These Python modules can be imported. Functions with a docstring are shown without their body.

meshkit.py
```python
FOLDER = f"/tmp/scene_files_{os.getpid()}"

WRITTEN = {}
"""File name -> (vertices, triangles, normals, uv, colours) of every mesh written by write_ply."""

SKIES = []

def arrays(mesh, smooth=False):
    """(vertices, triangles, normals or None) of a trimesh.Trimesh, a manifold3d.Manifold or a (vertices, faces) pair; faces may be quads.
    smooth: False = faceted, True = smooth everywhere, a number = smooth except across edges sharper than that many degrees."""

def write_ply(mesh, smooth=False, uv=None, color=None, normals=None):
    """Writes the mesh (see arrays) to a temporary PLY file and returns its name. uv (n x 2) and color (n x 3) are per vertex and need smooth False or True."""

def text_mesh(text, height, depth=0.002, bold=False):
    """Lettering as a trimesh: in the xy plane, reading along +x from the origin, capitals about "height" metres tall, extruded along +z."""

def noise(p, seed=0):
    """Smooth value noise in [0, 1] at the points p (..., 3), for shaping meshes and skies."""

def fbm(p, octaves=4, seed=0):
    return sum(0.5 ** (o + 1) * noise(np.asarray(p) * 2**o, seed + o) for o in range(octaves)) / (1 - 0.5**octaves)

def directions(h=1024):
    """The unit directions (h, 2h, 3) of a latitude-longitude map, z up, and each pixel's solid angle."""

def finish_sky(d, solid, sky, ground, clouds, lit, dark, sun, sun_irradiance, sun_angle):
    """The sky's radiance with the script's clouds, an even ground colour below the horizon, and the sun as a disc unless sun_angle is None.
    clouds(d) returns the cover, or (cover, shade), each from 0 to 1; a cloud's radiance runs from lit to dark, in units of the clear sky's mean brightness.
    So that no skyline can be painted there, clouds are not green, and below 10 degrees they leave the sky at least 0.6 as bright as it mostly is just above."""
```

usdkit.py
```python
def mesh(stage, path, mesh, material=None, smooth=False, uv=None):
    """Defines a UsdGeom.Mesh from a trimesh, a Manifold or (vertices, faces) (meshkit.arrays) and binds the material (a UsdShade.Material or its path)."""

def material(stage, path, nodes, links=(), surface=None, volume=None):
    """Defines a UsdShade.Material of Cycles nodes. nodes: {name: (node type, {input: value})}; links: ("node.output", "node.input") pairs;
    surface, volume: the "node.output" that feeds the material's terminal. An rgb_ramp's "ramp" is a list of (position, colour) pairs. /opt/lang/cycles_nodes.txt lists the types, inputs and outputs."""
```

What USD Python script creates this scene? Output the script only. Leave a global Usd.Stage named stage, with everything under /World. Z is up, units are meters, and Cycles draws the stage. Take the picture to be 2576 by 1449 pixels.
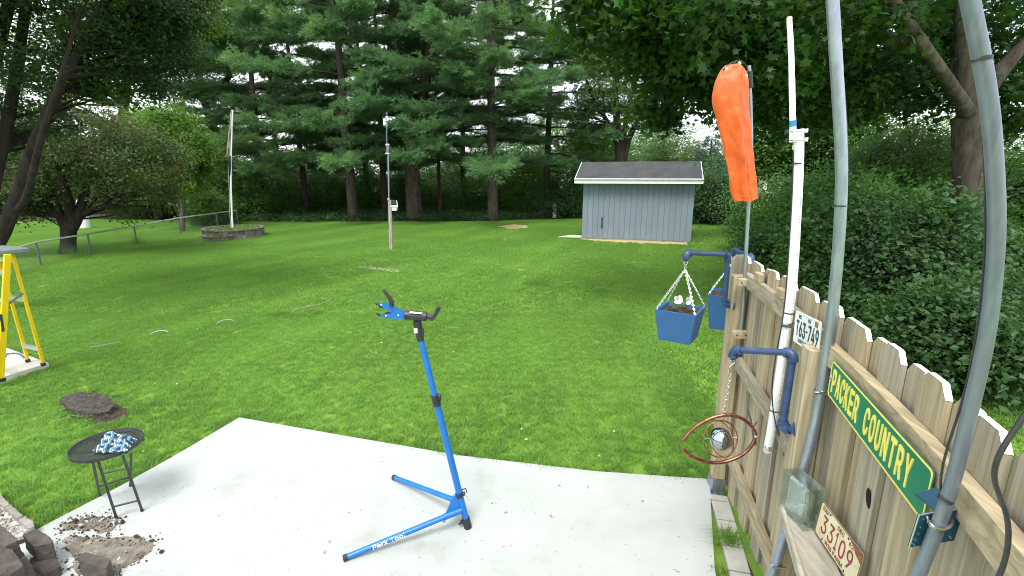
import math, random
import numpy as np
import trimesh
from shapely.geometry import Polygon, Point, MultiPolygon
from shapely.prepared import prep
import meshkit, usdkit
from pxr import Usd, UsdGeom, UsdLux, UsdShade, Gf, Sdf, Vt

stage = Usd.Stage.CreateInMemory()
UsdGeom.SetStageUpAxis(stage, 'Z')
UsdGeom.SetStageMetersPerUnit(stage, 1.0)
UsdGeom.Xform.Define(stage, '/World')
UsdGeom.Scope.Define(stage, '/World/Looks')

# ------------------------------------------------------------------ camera
EYE_Z, PITCH, FOCAL_PX, PIC_W, PIC_H = 2.4, math.radians(13.3), 1220.0, 2576.0, 1449.0
cam = UsdGeom.Camera.Define(stage, '/World/camera')
cam.CreateHorizontalApertureAttr(36.0)
cam.CreateFocalLengthAttr(36.0 * FOCAL_PX / PIC_W)
cam.CreateClippingRangeAttr((0.05, 2000.0))
cam.AddTranslateOp().Set(Gf.Vec3d(0, 0, EYE_Z))
cam.AddRotateXOp().Set(90.0 - math.degrees(PITCH))
cam.CreateExposureAttr(1.22)

# ------------------------------------------------------------------ sky and sun
SUN_EL, SUN_ROT = math.radians(60), math.radians(197)      # rotation = atan2(x, y) of the direction towards the sun
usdkit.material(stage, '/World/Looks/sky', {
    'tc': ('texture_coordinate', {}),
    'map': ('mapping', {'scale': (1.0, 1.0, 2.2)}),
    'n': ('noise_texture', {'scale': 2.1, 'detail': 6.0, 'roughness': 0.55}),
    'r': ('rgb_ramp', {'ramp': [(0.30, (0.55, 0.55, 0.55)), (0.5, (0.9, 0.9, 0.9)), (0.62, (1, 1, 1))]}),
    'sky': ('sky_texture', {'sky_type': 'single_scattering', 'sun_disc': False, 'sun_elevation': SUN_EL, 'sun_rotation': SUN_ROT}),
    'mx': ('mix_color', {'b': (8.6, 9.1, 9.4), 'use_clamp': False}),
    'bg': ('background_shader', {'strength': 0.10}),
}, [('tc.generated', 'map.vector'), ('map.vector', 'n.vector'), ('n.fac', 'r.fac'), ('r.color', 'mx.fac'), ('sky.color', 'mx.a'), ('mx.result', 'bg.color')],
    surface='bg.background')
dome = UsdLux.DomeLight.Define(stage, '/World/sky')
dome.GetPrim().SetCustomDataByKey('kind', 'structure')
UsdShade.MaterialBindingAPI.Apply(dome.GetPrim()).Bind(UsdShade.Material.Get(stage, '/World/Looks/sky'))
sun = UsdLux.DistantLight.Define(stage, '/World/sun')
sun.CreateIntensityAttr(0.52)
sun.CreateAngleAttr(24.0)
sun.CreateColorAttr(Gf.Vec3f(1.0, 0.96, 0.9))
sun.GetPrim().CreateAttribute('inputs:normalize', Sdf.ValueTypeNames.Bool).Set(True)
sun.AddRotateZOp().Set(-math.degrees(SUN_ROT))
sun.AddRotateXOp().Set(-(90 - math.degrees(SUN_EL)))

# ------------------------------------------------------------------ measuring helpers
def ray(px, py):
    a, b = (px - PIC_W / 2) / FOCAL_PX, -(py - PIC_H / 2) / FOCAL_PX
    return np.array([a, math.cos(PITCH) + b * math.sin(PITCH), -math.sin(PITCH) + b * math.cos(PITCH)])
EYE = np.array([0, 0, EYE_Z])
def G(px, py, z=0.0):            # the point at height z seen there
    d = ray(px, py); return EYE + d * ((z - EYE_Z) / d[2])
def D(px, py, y):                # the point at distance y seen there
    d = ray(px, py); return EYE + d * (y / d[1])

# ------------------------------------------------------------------ building helpers
USED = {}
def numbered(parent, name):
    k = (str(parent), name); n = USED.get(k, 0); USED[k] = n + 1
    return name if n == 0 else f'{name}_{n:03d}'
def tag(prim, label=None, category=None, group=None, kind=None):
    for k, v in (('label', label), ('category', category), ('group', group), ('kind', kind)):
        if v: prim.SetCustomDataByKey(k, v)
    return prim
class Thing:
    def __init__(self, name, label=None, category=None, loc=(0, 0, 0), group=None, kind=None, parent='/World'):
        self.path = f'{parent}/{numbered(parent, name)}'
        self.loc = np.asarray(loc, float)
        x = UsdGeom.Xform.Define(stage, self.path); x.AddTranslateOp().Set(Gf.Vec3d(*map(float, loc)))
        self.prim = x.GetPrim(); tag(self.prim, label, category, group, kind)
class MB:
    """collects shapes in world coordinates; build() makes them one mesh"""
    def __init__(self): self.v, self.f, self.n = [], [], 0
    def add(self, v, f=None):
        if f is None: v, f = (v.vertices, v.faces) if hasattr(v, 'vertices') else v
        v, f = np.asarray(v, float), np.asarray(f, int)
        if f.shape[1] == 4: f = np.vstack([f[:, [0, 1, 2]], f[:, [0, 2, 3]]])
        self.v.append(v); self.f.append(f + self.n); self.n += len(v); return self
    def box(self, c, s, rz=0.0, bevel=0.0, M=None):
        v, f = bevelbox(s, bevel)
        if M is not None: v = v @ np.asarray(M).T
        if rz: ca, sa = math.cos(rz), math.sin(rz); v = v @ np.array([[ca, sa, 0], [-sa, ca, 0], [0, 0, 1]])
        return self.add(v + np.asarray(c, float), f)
    def beam(self, p0, p1, w, h, up=(0, 0, 1), bevel=0.0):
        p0, p1 = np.asarray(p0, float), np.asarray(p1, float); d = p1 - p0; L = np.linalg.norm(d); d /= L
        s = np.cross(d, up); s /= np.linalg.norm(s); u = np.cross(s, d)
        v, f = bevelbox((L, w, h), bevel)
        return self.add(v @ np.stack([d, s, u]) + (p0 + p1) / 2, f)
    def tube(self, pts, r, sides=10, cap=True):
        p = np.asarray(pts, float); r = np.broadcast_to(np.asarray(r, float), (len(p),))
        t = np.gradient(p, axis=0); t /= np.linalg.norm(t, axis=1, keepdims=True) + 1e-12
        ref = np.array([0, 0, 1.0]) if abs(t[0][2]) < .9 else np.array([1.0, 0, 0])
        A = np.zeros_like(p); a = np.cross(t[0], ref); a /= np.linalg.norm(a)
        for i in range(len(p)):
            a = a - t[i] * (a @ t[i]); a /= np.linalg.norm(a) + 1e-12; A[i] = a
        B = np.cross(t, A); th = np.arange(sides) * 2 * math.pi / sides
        v = (p[:, None] + r[:, None, None] * (np.cos(th)[None, :, None] * A[:, None] + np.sin(th)[None, :, None] * B[:, None])).reshape(-1, 3)
        i, j = np.meshgrid(np.arange(len(p) - 1), np.arange(sides), indexing='ij')
        q = np.stack([i * sides + j, i * sides + (j + 1) % sides, (i + 1) * sides + (j + 1) % sides, (i + 1) * sides + j], -1).reshape(-1, 4)
        f = np.vstack([q[:, [0, 1, 2]], q[:, [0, 2, 3]]])
        if cap:
            n = len(v); v = np.vstack([v, p[0], p[-1]]); k = np.arange(sides); m = (len(p) - 1) * sides
            f = np.vstack([f, np.stack([np.full(sides, n), (k + 1) % sides, k], 1), np.stack([np.full(sides, n + 1), m + k, m + (k + 1) % sides], 1)])
        return self.add(v, f)
    def lathe(self, prof, c, axis=(0, 0, 1), sides=24):
        prof = np.asarray(prof, float); ax = np.asarray(axis, float); ax /= np.linalg.norm(ax)
        a = np.cross(ax, [0, 0, 1.0] if abs(ax[2]) < .9 else [1.0, 0, 0]); a /= np.linalg.norm(a); b = np.cross(ax, a)
        th = np.arange(sides) * 2 * math.pi / sides
        ring = np.cos(th)[:, None] * a + np.sin(th)[:, None] * b
        v = (np.asarray(c, float) + prof[:, None, 1:2] * ax + prof[:, None, 0:1] * ring[None]).reshape(-1, 3)
        i, j = np.meshgrid(np.arange(len(prof) - 1), np.arange(sides), indexing='ij')
        return self.add(v, np.stack([i * sides + j, i * sides + (j + 1) % sides, (i + 1) * sides + (j + 1) % sides, (i + 1) * sides + j], -1).reshape(-1, 4))
    def ball(self, c, r, sub=2, scale=(1, 1, 1)):
        m = trimesh.creation.icosphere(sub, r); return self.add(m.vertices * np.asarray(scale) + np.asarray(c, float), m.faces)
    def prism(self, poly, z0, z1):
        """closed vertical prism over a list of xy points"""
        m = trimesh.creation.extrude_polygon(Polygon(poly) if not hasattr(poly, 'exterior') else poly, z1 - z0, engine='earcut')
        return self.add(m.vertices + [0, 0, z0], m.faces)
    def torus(self, c, R, r, axis=(0, 0, 1), n=24, sides=8, squash=None):
        th = np.linspace(0, 2 * math.pi, n + 1)
        ax = np.asarray(axis, float); ax /= np.linalg.norm(ax)
        a = np.cross(ax, [0, 0, 1.0] if abs(ax[2]) < .9 else [1.0, 0, 0]); a /= np.linalg.norm(a); b = np.cross(ax, a)
        return self.tube(np.asarray(c, float) + R * (np.cos(th)[:, None] * a + np.sin(th)[:, None] * b), r, sides, cap=False)
    def build(self, name, mat, parent=None, label=None, category=None, group=None, kind=None, smooth=False, uv=None):
        v, f = np.vstack(self.v), np.vstack(self.f)
        base = parent.path if isinstance(parent, (Thing, Part)) else '/World'
        loc = parent.loc if isinstance(parent, (Thing, Part)) else 0
        path = f'{base}/{numbered(base, name)}'
        m = usdkit.mesh(stage, path, (v - loc, f), mat, smooth=smooth, uv=uv)
        m.CreateDoubleSidedAttr(True)
        tag(m.GetPrim(), label, category, group, kind)
        return Part(path, loc, m.GetPrim())
class Part:
    def __init__(self, path, loc, prim): self.path, self.loc, self.prim = path, loc, prim
def bevelbox(s, b=0.0):
    x, y, z = np.asarray(s, float) / 2
    if b <= 0:
        v = np.array([[i, j, k] for i in (-x, x) for j in (-y, y) for k in (-z, z)])
        f = np.array([[0, 1, 3, 2], [4, 6, 7, 5], [0, 4, 5, 1], [2, 3, 7, 6], [0, 2, 6, 4], [1, 5, 7, 3]])
        return v, np.vstack([f[:, [0, 1, 2]], f[:, [0, 2, 3]]])
    pts = []
    for i in (-1, 1):
        for j in (-1, 1):
            for k in (-1, 1):
                pts += [[i * x, j * (y - b), k * (z - b)], [i * (x - b), j * y, k * (z - b)], [i * (x - b), j * (y - b), k * z]]
    h = trimesh.convex.convex_hull(np.array(pts)); return np.array(h.vertices), np.array(h.faces)
def spline(pts, n):
    from scipy.interpolate import CubicSpline
    p = np.asarray(pts, float); t = np.r_[0, np.cumsum(np.linalg.norm(np.diff(p, axis=0), axis=1))]
    return CubicSpline(t, p)(np.linspace(0, t[-1], n))
def chain(mb, p0, p1, link=0.026, r=0.0022):
    p0, p1 = np.asarray(p0, float), np.asarray(p1, float); d = p1 - p0; L = np.linalg.norm(d); d /= L
    a = np.cross(d, [0.3, 1, 0.2]); a /= np.linalg.norm(a); b = np.cross(d, a)
    n = max(2, int(L / (link * .78)))
    for i in range(n):
        c = p0 + d * L * (i + .5) / n; s = a if i % 2 else b
        th = np.linspace(0, 2 * math.pi, 11)
        mb.tube(c + np.cos(th)[:, None] * d * link * .5 + np.sin(th)[:, None] * s * link * .28, r, 5, cap=False)

# ------------------------------------------------------------------ materials
def surf(name, stops, scale=(5, 5, 5), rough=0.6, metallic=0.0, bump=0.0, bscale=None, detail=5.0, rand=0.0, spec=0.5, distort=0.0, bdist=0.01, **extra):
    """noise-coloured principled surface; stops: [(pos, rgb), ...] or one rgb"""
    if isinstance(stops[0], (int, float)): stops = [(0.3, tuple(c * .9 for c in stops)), (0.7, tuple(min(1, c * 1.08) for c in stops))]
    nodes = {'g': ('geometry', {}), 'm': ('mapping', {'scale': scale}), 'n': ('noise_texture', {'scale': 1.0, 'detail': detail, 'roughness': .6, 'distortion': distort}),
             'r': ('rgb_ramp', {'ramp': stops}), 'p': ('principled_bsdf', {'roughness': rough, 'metallic': metallic, 'specular_ior_level': spec, **extra})}
    links = [('g.position', 'm.vector'), ('m.vector', 'n.vector'), ('n.fac', 'r.fac')]
    col = 'r.color'
    if rand:
        nodes |= {'o': ('object_info', {}), 'mr': ('map_range', {'to_min': 1 - rand, 'to_max': 1 + rand}), 'h': ('hsv', {})}
        links += [('o.random', 'mr.value'), ('mr.result', 'h.value'), (col, 'h.color')]; col = 'h.color'
    links.append((col, 'p.base_color'))
    if bump:
        nodes |= {'m2': ('mapping', {'scale': bscale or tuple(4 * s for s in scale)}), 'n2': ('noise_texture', {'scale': 1.0, 'detail': 5.0, 'roughness': .65}), 'b': ('bump', {'strength': bump, 'distance': bdist})}
        links += [('g.position', 'm2.vector'), ('m2.vector', 'n2.vector'), ('n2.fac', 'b.height'), ('b.normal', 'p.normal')]
    return usdkit.material(stage, f'/World/Looks/{name}', nodes, links, surface='p.BSDF')
def leafmat(name, dark, mid, light, trans=0.3, nscale=0.8, rough=0.5):
    nodes = {'g': ('geometry', {}), 'm': ('mapping', {'scale': (nscale,) * 3}), 'n': ('noise_texture', {'scale': 1.0, 'detail': 3.0}),
             'a': ('math', {'math_type': 'multiply_add', 'value2': 0.34}), 's': ('math', {'math_type': 'subtract', 'value2': 0.17}),
             'r': ('rgb_ramp', {'ramp': [(0.25, dark), (0.5, mid), (0.78, light)]}),
             'p': ('principled_bsdf', {'roughness': rough, 'specular_ior_level': 0.35}), 't': ('translucent_bsdf', {}), 'x': ('mix_closure', {'fac': trans}),
             'tc': ('mix_color', {'blend_type': 'multiply', 'fac': 1.0, 'b': (1.2, 1.25, 0.6)})}
    links = [('g.position', 'm.vector'), ('m.vector', 'n.vector'), ('g.random_per_island', 'a.value1'), ('n.fac', 'a.value3'), ('a.value', 's.value1'), ('s.value', 'r.fac'),
             ('r.color', 'p.base_color'), ('r.color', 'tc.a'), ('tc.result', 't.color'), ('p.BSDF', 'x.closure1'), ('t.BSDF', 'x.closure2')]
    return usdkit.material(stage, f'/World/Looks/{name}', nodes, links, surface='x.closure')

M = {}
M['lawn'] = surf('lawn_soil', [(0.3, (0.11, 0.20, 0.028)), (0.7, (0.15, 0.26, 0.038))], (0.6, 0.6, 0.6), rough=.9, bump=.6, bscale=(30, 30, 30), spec=.1)
M['concrete'] = surf('patio_concrete', [(0.3, (0.29, 0.295, 0.27)), (0.42, (0.345, 0.365, 0.35)), (0.6, (0.375, 0.395, 0.38)), (0.72, (0.41, 0.43, 0.415))], (1.7, 1.7, 1.7), rough=.85, bump=.25, bscale=(160, 160, 160), detail=9, spec=.2, bdist=.003)
M['old_concrete'] = surf('slab_concrete', [(0.3, (0.40, 0.39, 0.34)), (0.7, (0.52, 0.50, 0.45))], (4, 4, 4), rough=.9, bump=.3, bscale=(90, 90, 90), spec=.2, bdist=.004)
M['paver'] = surf('paver_concrete', [(0.3, (0.34, 0.33, 0.30)), (0.7, (0.46, 0.45, 0.41))], (9, 9, 9), rough=.9, bump=.5, bscale=(80, 80, 80), rand=.12, spec=.2, bdist=.004)
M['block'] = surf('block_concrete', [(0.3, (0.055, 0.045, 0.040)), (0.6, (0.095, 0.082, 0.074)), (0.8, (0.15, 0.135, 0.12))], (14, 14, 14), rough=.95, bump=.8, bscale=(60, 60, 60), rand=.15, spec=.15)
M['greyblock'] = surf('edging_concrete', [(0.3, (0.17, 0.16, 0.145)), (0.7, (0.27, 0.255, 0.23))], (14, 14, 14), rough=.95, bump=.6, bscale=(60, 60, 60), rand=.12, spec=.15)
M['bedblock'] = surf('bed_block', [(0.3, (0.09, 0.08, 0.07)), (0.7, (0.19, 0.17, 0.15))], (5, 5, 5), rough=.95, bump=.6, bscale=(20, 20, 20), rand=.25, spec=.15)
M['pebble'] = surf('pebble', [(0.25, (0.10, 0.09, 0.08)), (0.5, (0.28, 0.26, 0.23)), (0.75, (0.5, 0.47, 0.42))], (23, 23, 23), rough=.8, detail=1)
M['soil'] = surf('soil', [(0.3, (0.035, 0.025, 0.017)), (0.7, (0.09, 0.068, 0.048))], (40, 40, 40), rough=1, bump=.8, bscale=(120, 120, 120), spec=.1)
M['dust'] = surf('dust', [(0.3, (0.085, 0.07, 0.055)), (0.47, (0.15, 0.13, 0.105)), (0.62, (0.22, 0.20, 0.17)), (0.75, (0.34, 0.33, 0.30))], (13, 13, 13), rough=1, detail=8, bump=.5, bscale=(90, 90, 90), spec=.1)
M['sand'] = surf('sand', [(0.3, (0.32, 0.25, 0.12)), (0.7, (0.46, 0.37, 0.20))], (6, 6, 6), rough=1, spec=.1)
for i, (a, b) in enumerate([((0.285, 0.235, 0.150), (0.39, 0.33, 0.222)), ((0.27, 0.232, 0.160), (0.365, 0.32, 0.235)), ((0.30, 0.245, 0.152), (0.41, 0.34, 0.225)), ((0.265, 0.235, 0.175), (0.36, 0.32, 0.25))]):
    M[f'wood{i}'] = surf(f'fence_wood_{i}', [(0.28, tuple(c * .78 for c in a)), (0.42, a), (0.6, b), (0.8, tuple(c * 1.12 for c in b))], (38, 38, 1.6), rough=.8, bump=.35, bscale=(150, 150, 5), rand=.1, spec=.2, distort=.5, bdist=.004)
    M[f'railwood{i}'] = surf(f'rail_wood_{i}', [(0.28, tuple(c * .75 for c in a)), (0.45, a), (0.62, b), (0.8, tuple(c * 1.15 for c in b))], (30, 2.2, 30), rough=.8, bump=.35, bscale=(140, 8, 140), rand=.08, spec=.2, distort=1.2, bdist=.004)
M['endgrain'] = surf('end_grain', [(0.3, (0.50, 0.48, 0.44)), (0.7, (0.72, 0.70, 0.66))], (30, 30, 60), rough=.9)
M['greywood'] = surf('grey_wood', [(0.3, (0.17, 0.15, 0.125)), (0.5, (0.30, 0.275, 0.235)), (0.75, (0.38, 0.35, 0.30))], (30, 30, 3), rough=.9, bump=.4, bscale=(80, 80, 6))
M['shelfwood'] = surf('shelf_wood', [(0.3, (0.22, 0.20, 0.15)), (0.5, (0.34, 0.31, 0.25)), (0.75, (0.45, 0.42, 0.36))], (30, 5, 30), rough=.85, bump=.3, bscale=(80, 10, 80))
M['galv'] = surf('galvanised_steel', [(0.35, (0.25, 0.285, 0.345)), (0.65, (0.36, 0.40, 0.46))], (40, 40, 9), rough=.36, metallic=.8, detail=4, bump=.08, bscale=(60, 60, 14))
M['mast'] = surf('mast_steel', [(0.35, (0.14, 0.165, 0.20)), (0.65, (0.20, 0.23, 0.27))], (50, 50, 6), rough=.38, metallic=.6, detail=4, bump=.06, bscale=(60, 60, 14))
M['wire'] = surf('fence_wire', (0.13, 0.14, 0.14), (30, 30, 12), rough=.5, metallic=.5)
M['chrome'] = surf('bright_zinc', (0.72, 0.72, 0.72), (30, 30, 30), rough=.2, metallic=1.0)
M['pvc'] = surf('white_pvc', [(0.3, (0.74, 0.75, 0.75)), (0.7, (0.80, 0.81, 0.81))], (12, 12, 12), rough=.4)
M['pvc_grey'] = surf('dull_zinc', [(0.3, (0.26, 0.27, 0.26)), (0.7, (0.40, 0.41, 0.40))], (3, 3, 3), rough=.6)
M['cream'] = surf('cream_cap', (0.72, 0.70, 0.42), (9, 9, 9), rough=.5)
M['bluetag'] = surf('blue_band', (0.02, 0.20, 0.45), (9, 9, 9), rough=.5)
M['black'] = surf('black_plastic', [(0.3, (0.013, 0.013, 0.014)), (0.7, (0.028, 0.028, 0.03))], (30, 30, 30), rough=.45)
M['rubber'] = surf('black_rubber', (0.02, 0.02, 0.021), (30, 30, 30), rough=.75)
M['standblue'] = surf('stand_blue', [(0.3, (0.005, 0.11, 0.38)), (0.7, (0.008, 0.14, 0.45))], (12, 12, 12), rough=.36, detail=3)
M['pipeblue'] = surf('pipe_blue', [(0.3, (0.016, 0.036, 0.095)), (0.62, (0.026, 0.056, 0.14)), (0.78, (0.05, 0.09, 0.19))], (25, 25, 25), rough=.42, bump=.15, bscale=(200, 200, 200), bdist=.002)
M['potblue'] = surf('pot_blue', [(0.3, (0.014, 0.075, 0.195)), (0.7, (0.019, 0.092, 0.235))], (10, 10, 10), rough=.5, bump=.12, bscale=(120, 120, 30), bdist=.002)
M['yellow'] = surf('ladder_yellow', [(0.3, (0.66, 0.45, 0.005)), (0.7, (0.76, 0.54, 0.01))], (12, 12, 3), rough=.42)
M['ladder_grey'] = surf('ladder_grey', (0.13, 0.15, 0.16), (20, 20, 20), rough=.5)
M['alu'] = surf('aluminium', (0.62, 0.64, 0.66), (60, 8, 60), rough=.35, metallic=.9)
M['white'] = surf('white_paint', [(0.3, (0.70, 0.72, 0.71)), (0.7, (0.80, 0.81, 0.80))], (6, 6, 6), rough=.5)
M['orange'] = surf('orange_nylon', [(0.3, (0.58, 0.085, 0.008)), (0.7, (0.68, 0.105, 0.010))], (7, 7, 7), rough=.48, bump=.55, bscale=(26, 26, 9), bdist=.02, sheen_weight=.1)
M['copper'] = surf('copper', [(0.35, (0.18, 0.075, 0.05)), (0.6, (0.38, 0.16, 0.10)), (0.8, (0.45, 0.30, 0.22))], (40, 40, 40), rough=.35, metallic=.9)
M['gaze'] = surf('mirror_ball', [(0.35, (0.30, 0.48, 0.40)), (0.5, (0.48, 0.44, 0.52)), (0.65, (0.38, 0.50, 0.50))], (9, 9, 9), rough=.05, metallic=1.0, detail=1)
M['signgreen'] = surf('sign_green', [(0.3, (0.004, 0.115, 0.065)), (0.7, (0.006, 0.14, 0.08))], (9, 9, 9), rough=.38)
M['signyellow'] = surf('sign_yellow', [(0.3, (0.66, 0.58, 0.10)), (0.7, (0.76, 0.68, 0.16))], (20, 20, 20), rough=.4)
M['plate_white'] = surf('plate_white', [(0.3, (0.66, 0.70, 0.69)), (0.7, (0.76, 0.79, 0.78))], (12, 12, 12), rough=.35)
M['plate_cream'] = surf('plate_cream', [(0.27, (0.16, 0.07, 0.03)), (0.34, (0.50, 0.39, 0.20)), (0.42, (0.58, 0.52, 0.34)), (0.7, (0.64, 0.59, 0.41))], (16, 16, 16), rough=.5, detail=8)
M['rust'] = surf('rust', [(0.3, (0.10, 0.04, 0.02)), (0.7, (0.28, 0.12, 0.05))], (60, 60, 60), rough=.9)
M['plate_red'] = surf('plate_red', (0.22, 0.025, 0.03), (20, 20, 20), rough=.5)
M['plate_dark'] = surf('plate_dark', (0.02, 0.035, 0.035), (20, 20, 20), rough=.5)
M['teal'] = surf('teal_metal', [(0.3, (0.004, 0.04, 0.075)), (0.7, (0.007, 0.07, 0.11))], (20, 20, 20), rough=.45, metallic=.2)
M['slate'] = surf('slate_metal', [(0.3, (0.05, 0.075, 0.10)), (0.7, (0.11, 0.15, 0.19))], (40, 40, 40), rough=.5, metallic=.3)
M['hole'] = surf('dark_hole', (0.006, 0.005, 0.004), (20, 20, 20), rough=1)
M['shed'] = surf('shed_siding', [(0.3, (0.145, 0.185, 0.225)), (0.7, (0.168, 0.213, 0.255))], (3, 3, 1), rough=.65, rand=.04, bump=.2, bscale=(60, 60, 4), bdist=.003)
M['shingle'] = surf('asphalt_shingle', [(0.3, (0.028, 0.031, 0.033)), (0.5, (0.042, 0.045, 0.047)), (0.75, (0.062, 0.064, 0.064))], (2.2, 2.2, 2.2), rough=.95, bump=.5, bscale=(40, 40, 40), detail=8)
M['housewall'] = surf('house_wall', (0.48, 0.45, 0.38), (2, 2, 2), rough=.8)
M['housewall2'] = surf('house_wall_white', (0.68, 0.68, 0.66), (2, 2, 2), rough=.8)
M['houseroof'] = surf('house_roof', (0.20, 0.19, 0.18), (3, 3, 3), rough=.9)
M['window'] = surf('window_glass', (0.03, 0.035, 0.04), (3, 3, 3), rough=.1)
M['bark'] = surf('maple_bark', [(0.3, (0.045, 0.036, 0.028)), (0.5, (0.10, 0.083, 0.066)), (0.75, (0.17, 0.145, 0.12))], (9, 9, 2.2), rough=.95, bump=.8, bscale=(30, 30, 6), bdist=.03, spec=.15)
M['bark_dark'] = surf('dark_bark', [(0.3, (0.015, 0.012, 0.011)), (0.7, (0.045, 0.037, 0.031))], (10, 10, 2.5), rough=.95, bump=.8, bscale=(30, 30, 6), bdist=.03, spec=.15)
M['bark_pine'] = surf('pine_bark', [(0.3, (0.03, 0.023, 0.019)), (0.7, (0.095, 0.075, 0.062))], (7, 7, 2), rough=.95, bump=.8, bscale=(20, 20, 5), bdist=.04, spec=.15)
M['stump'] = surf('stump_wood', [(0.3, (0.035, 0.03, 0.027)), (0.6, (0.085, 0.075, 0.066)), (0.8, (0.15, 0.13, 0.115))], (18, 18, 18), rough=.95, bump=.9, bscale=(50, 50, 50), bdist=.02, spec=.15)
M['twig'] = surf('twig', (0.16, 0.13, 0.10), (20, 20, 20), rough=.9)
M['litter'] = surf('dry_litter', [(0.3, (0.06, 0.05, 0.04)), (0.7, (0.16, 0.13, 0.09))], (15, 15, 15), rough=.9, detail=1)
M['petal'] = surf('petal_white', (0.80, 0.80, 0.78), (20, 20, 20), rough=.6)
M['flagred'] = surf('flag_red', (0.32, 0.03, 0.04), (9, 9, 9), rough=.8)
M['flagblue'] = surf('flag_blue', (0.02, 0.03, 0.10), (9, 9, 9), rough=.8)
M['binblue'] = surf('bin_blue', (0.02, 0.06, 0.09), (9, 9, 9), rough=.5)
M['tagyellow'] = surf('tag_yellow', (0.65, 0.45, 0.05), (9, 9, 9), rough=.6)
M['cable'] = surf('grey_cable', (0.30, 0.31, 0.31), (9, 9, 9), rough=.5)
M['brownmesh'] = surf('table_black', [(0.3, (0.018, 0.020, 0.022)), (0.7, (0.04, 0.043, 0.046))], (40, 40, 40), rough=.5)
def grassmat(name, dark, mid, light, trans):
    nodes = {'g': ('geometry', {}), 'rot': ('mapping', {'rotation': (0, 0, .43)}), 'm': ('mapping', {'scale': (.8, .07, .3)}), 'n': ('noise_texture', {'scale': 1.0, 'detail': 2.0}), 'm2': ('mapping', {'scale': (.5, .5, .5)}), 'n2': ('noise_texture', {'scale': 1.0, 'detail': 5.0, 'roughness': .6}),
             'av': ('mix_float', {'fac': .45}), 'a': ('math', {'math_type': 'multiply_add', 'value2': 0.36}), 's': ('math', {'math_type': 'subtract', 'value2': 0.18}),
             'r': ('rgb_ramp', {'ramp': [(0.28, dark), (0.5, mid), (0.72, light)]}), 'p': ('principled_bsdf', {'roughness': .5, 'specular_ior_level': 0.3}), 't': ('translucent_bsdf', {}), 'x': ('mix_closure', {'fac': trans}),
             'tc': ('mix_color', {'blend_type': 'multiply', 'fac': 1.0, 'b': (1.15, 1.2, 0.6)})}
    links = [('g.position', 'rot.vector'), ('rot.vector', 'm.vector'), ('m.vector', 'n.vector'), ('g.position', 'm2.vector'), ('m2.vector', 'n2.vector'), ('n.fac', 'av.a'), ('n2.fac', 'av.b'), ('g.random_per_island', 'a.value1'), ('av.result', 'a.value3'), ('a.value', 's.value1'), ('s.value', 'r.fac'),
             ('r.color', 'p.base_color'), ('r.color', 'tc.a'), ('tc.result', 't.color'), ('p.BSDF', 'x.closure1'), ('t.BSDF', 'x.closure2')]
    return usdkit.material(stage, f'/World/Looks/{name}', nodes, links, surface='x.closure')
M['L_grass'] = grassmat('grass_blade', (0.13, 0.26, 0.045), (0.20, 0.37, 0.066), (0.29, 0.46, 0.115), .40)
M['L_maple'] = leafmat('maple_leaf', (0.026, 0.070, 0.014), (0.044, 0.115, 0.020), (0.10, 0.21, 0.035), trans=.36)
M['L_left'] = leafmat('left_leaf', (0.022, 0.055, 0.012), (0.038, 0.09, 0.016), (0.08, 0.16, 0.028), trans=.3)
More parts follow.
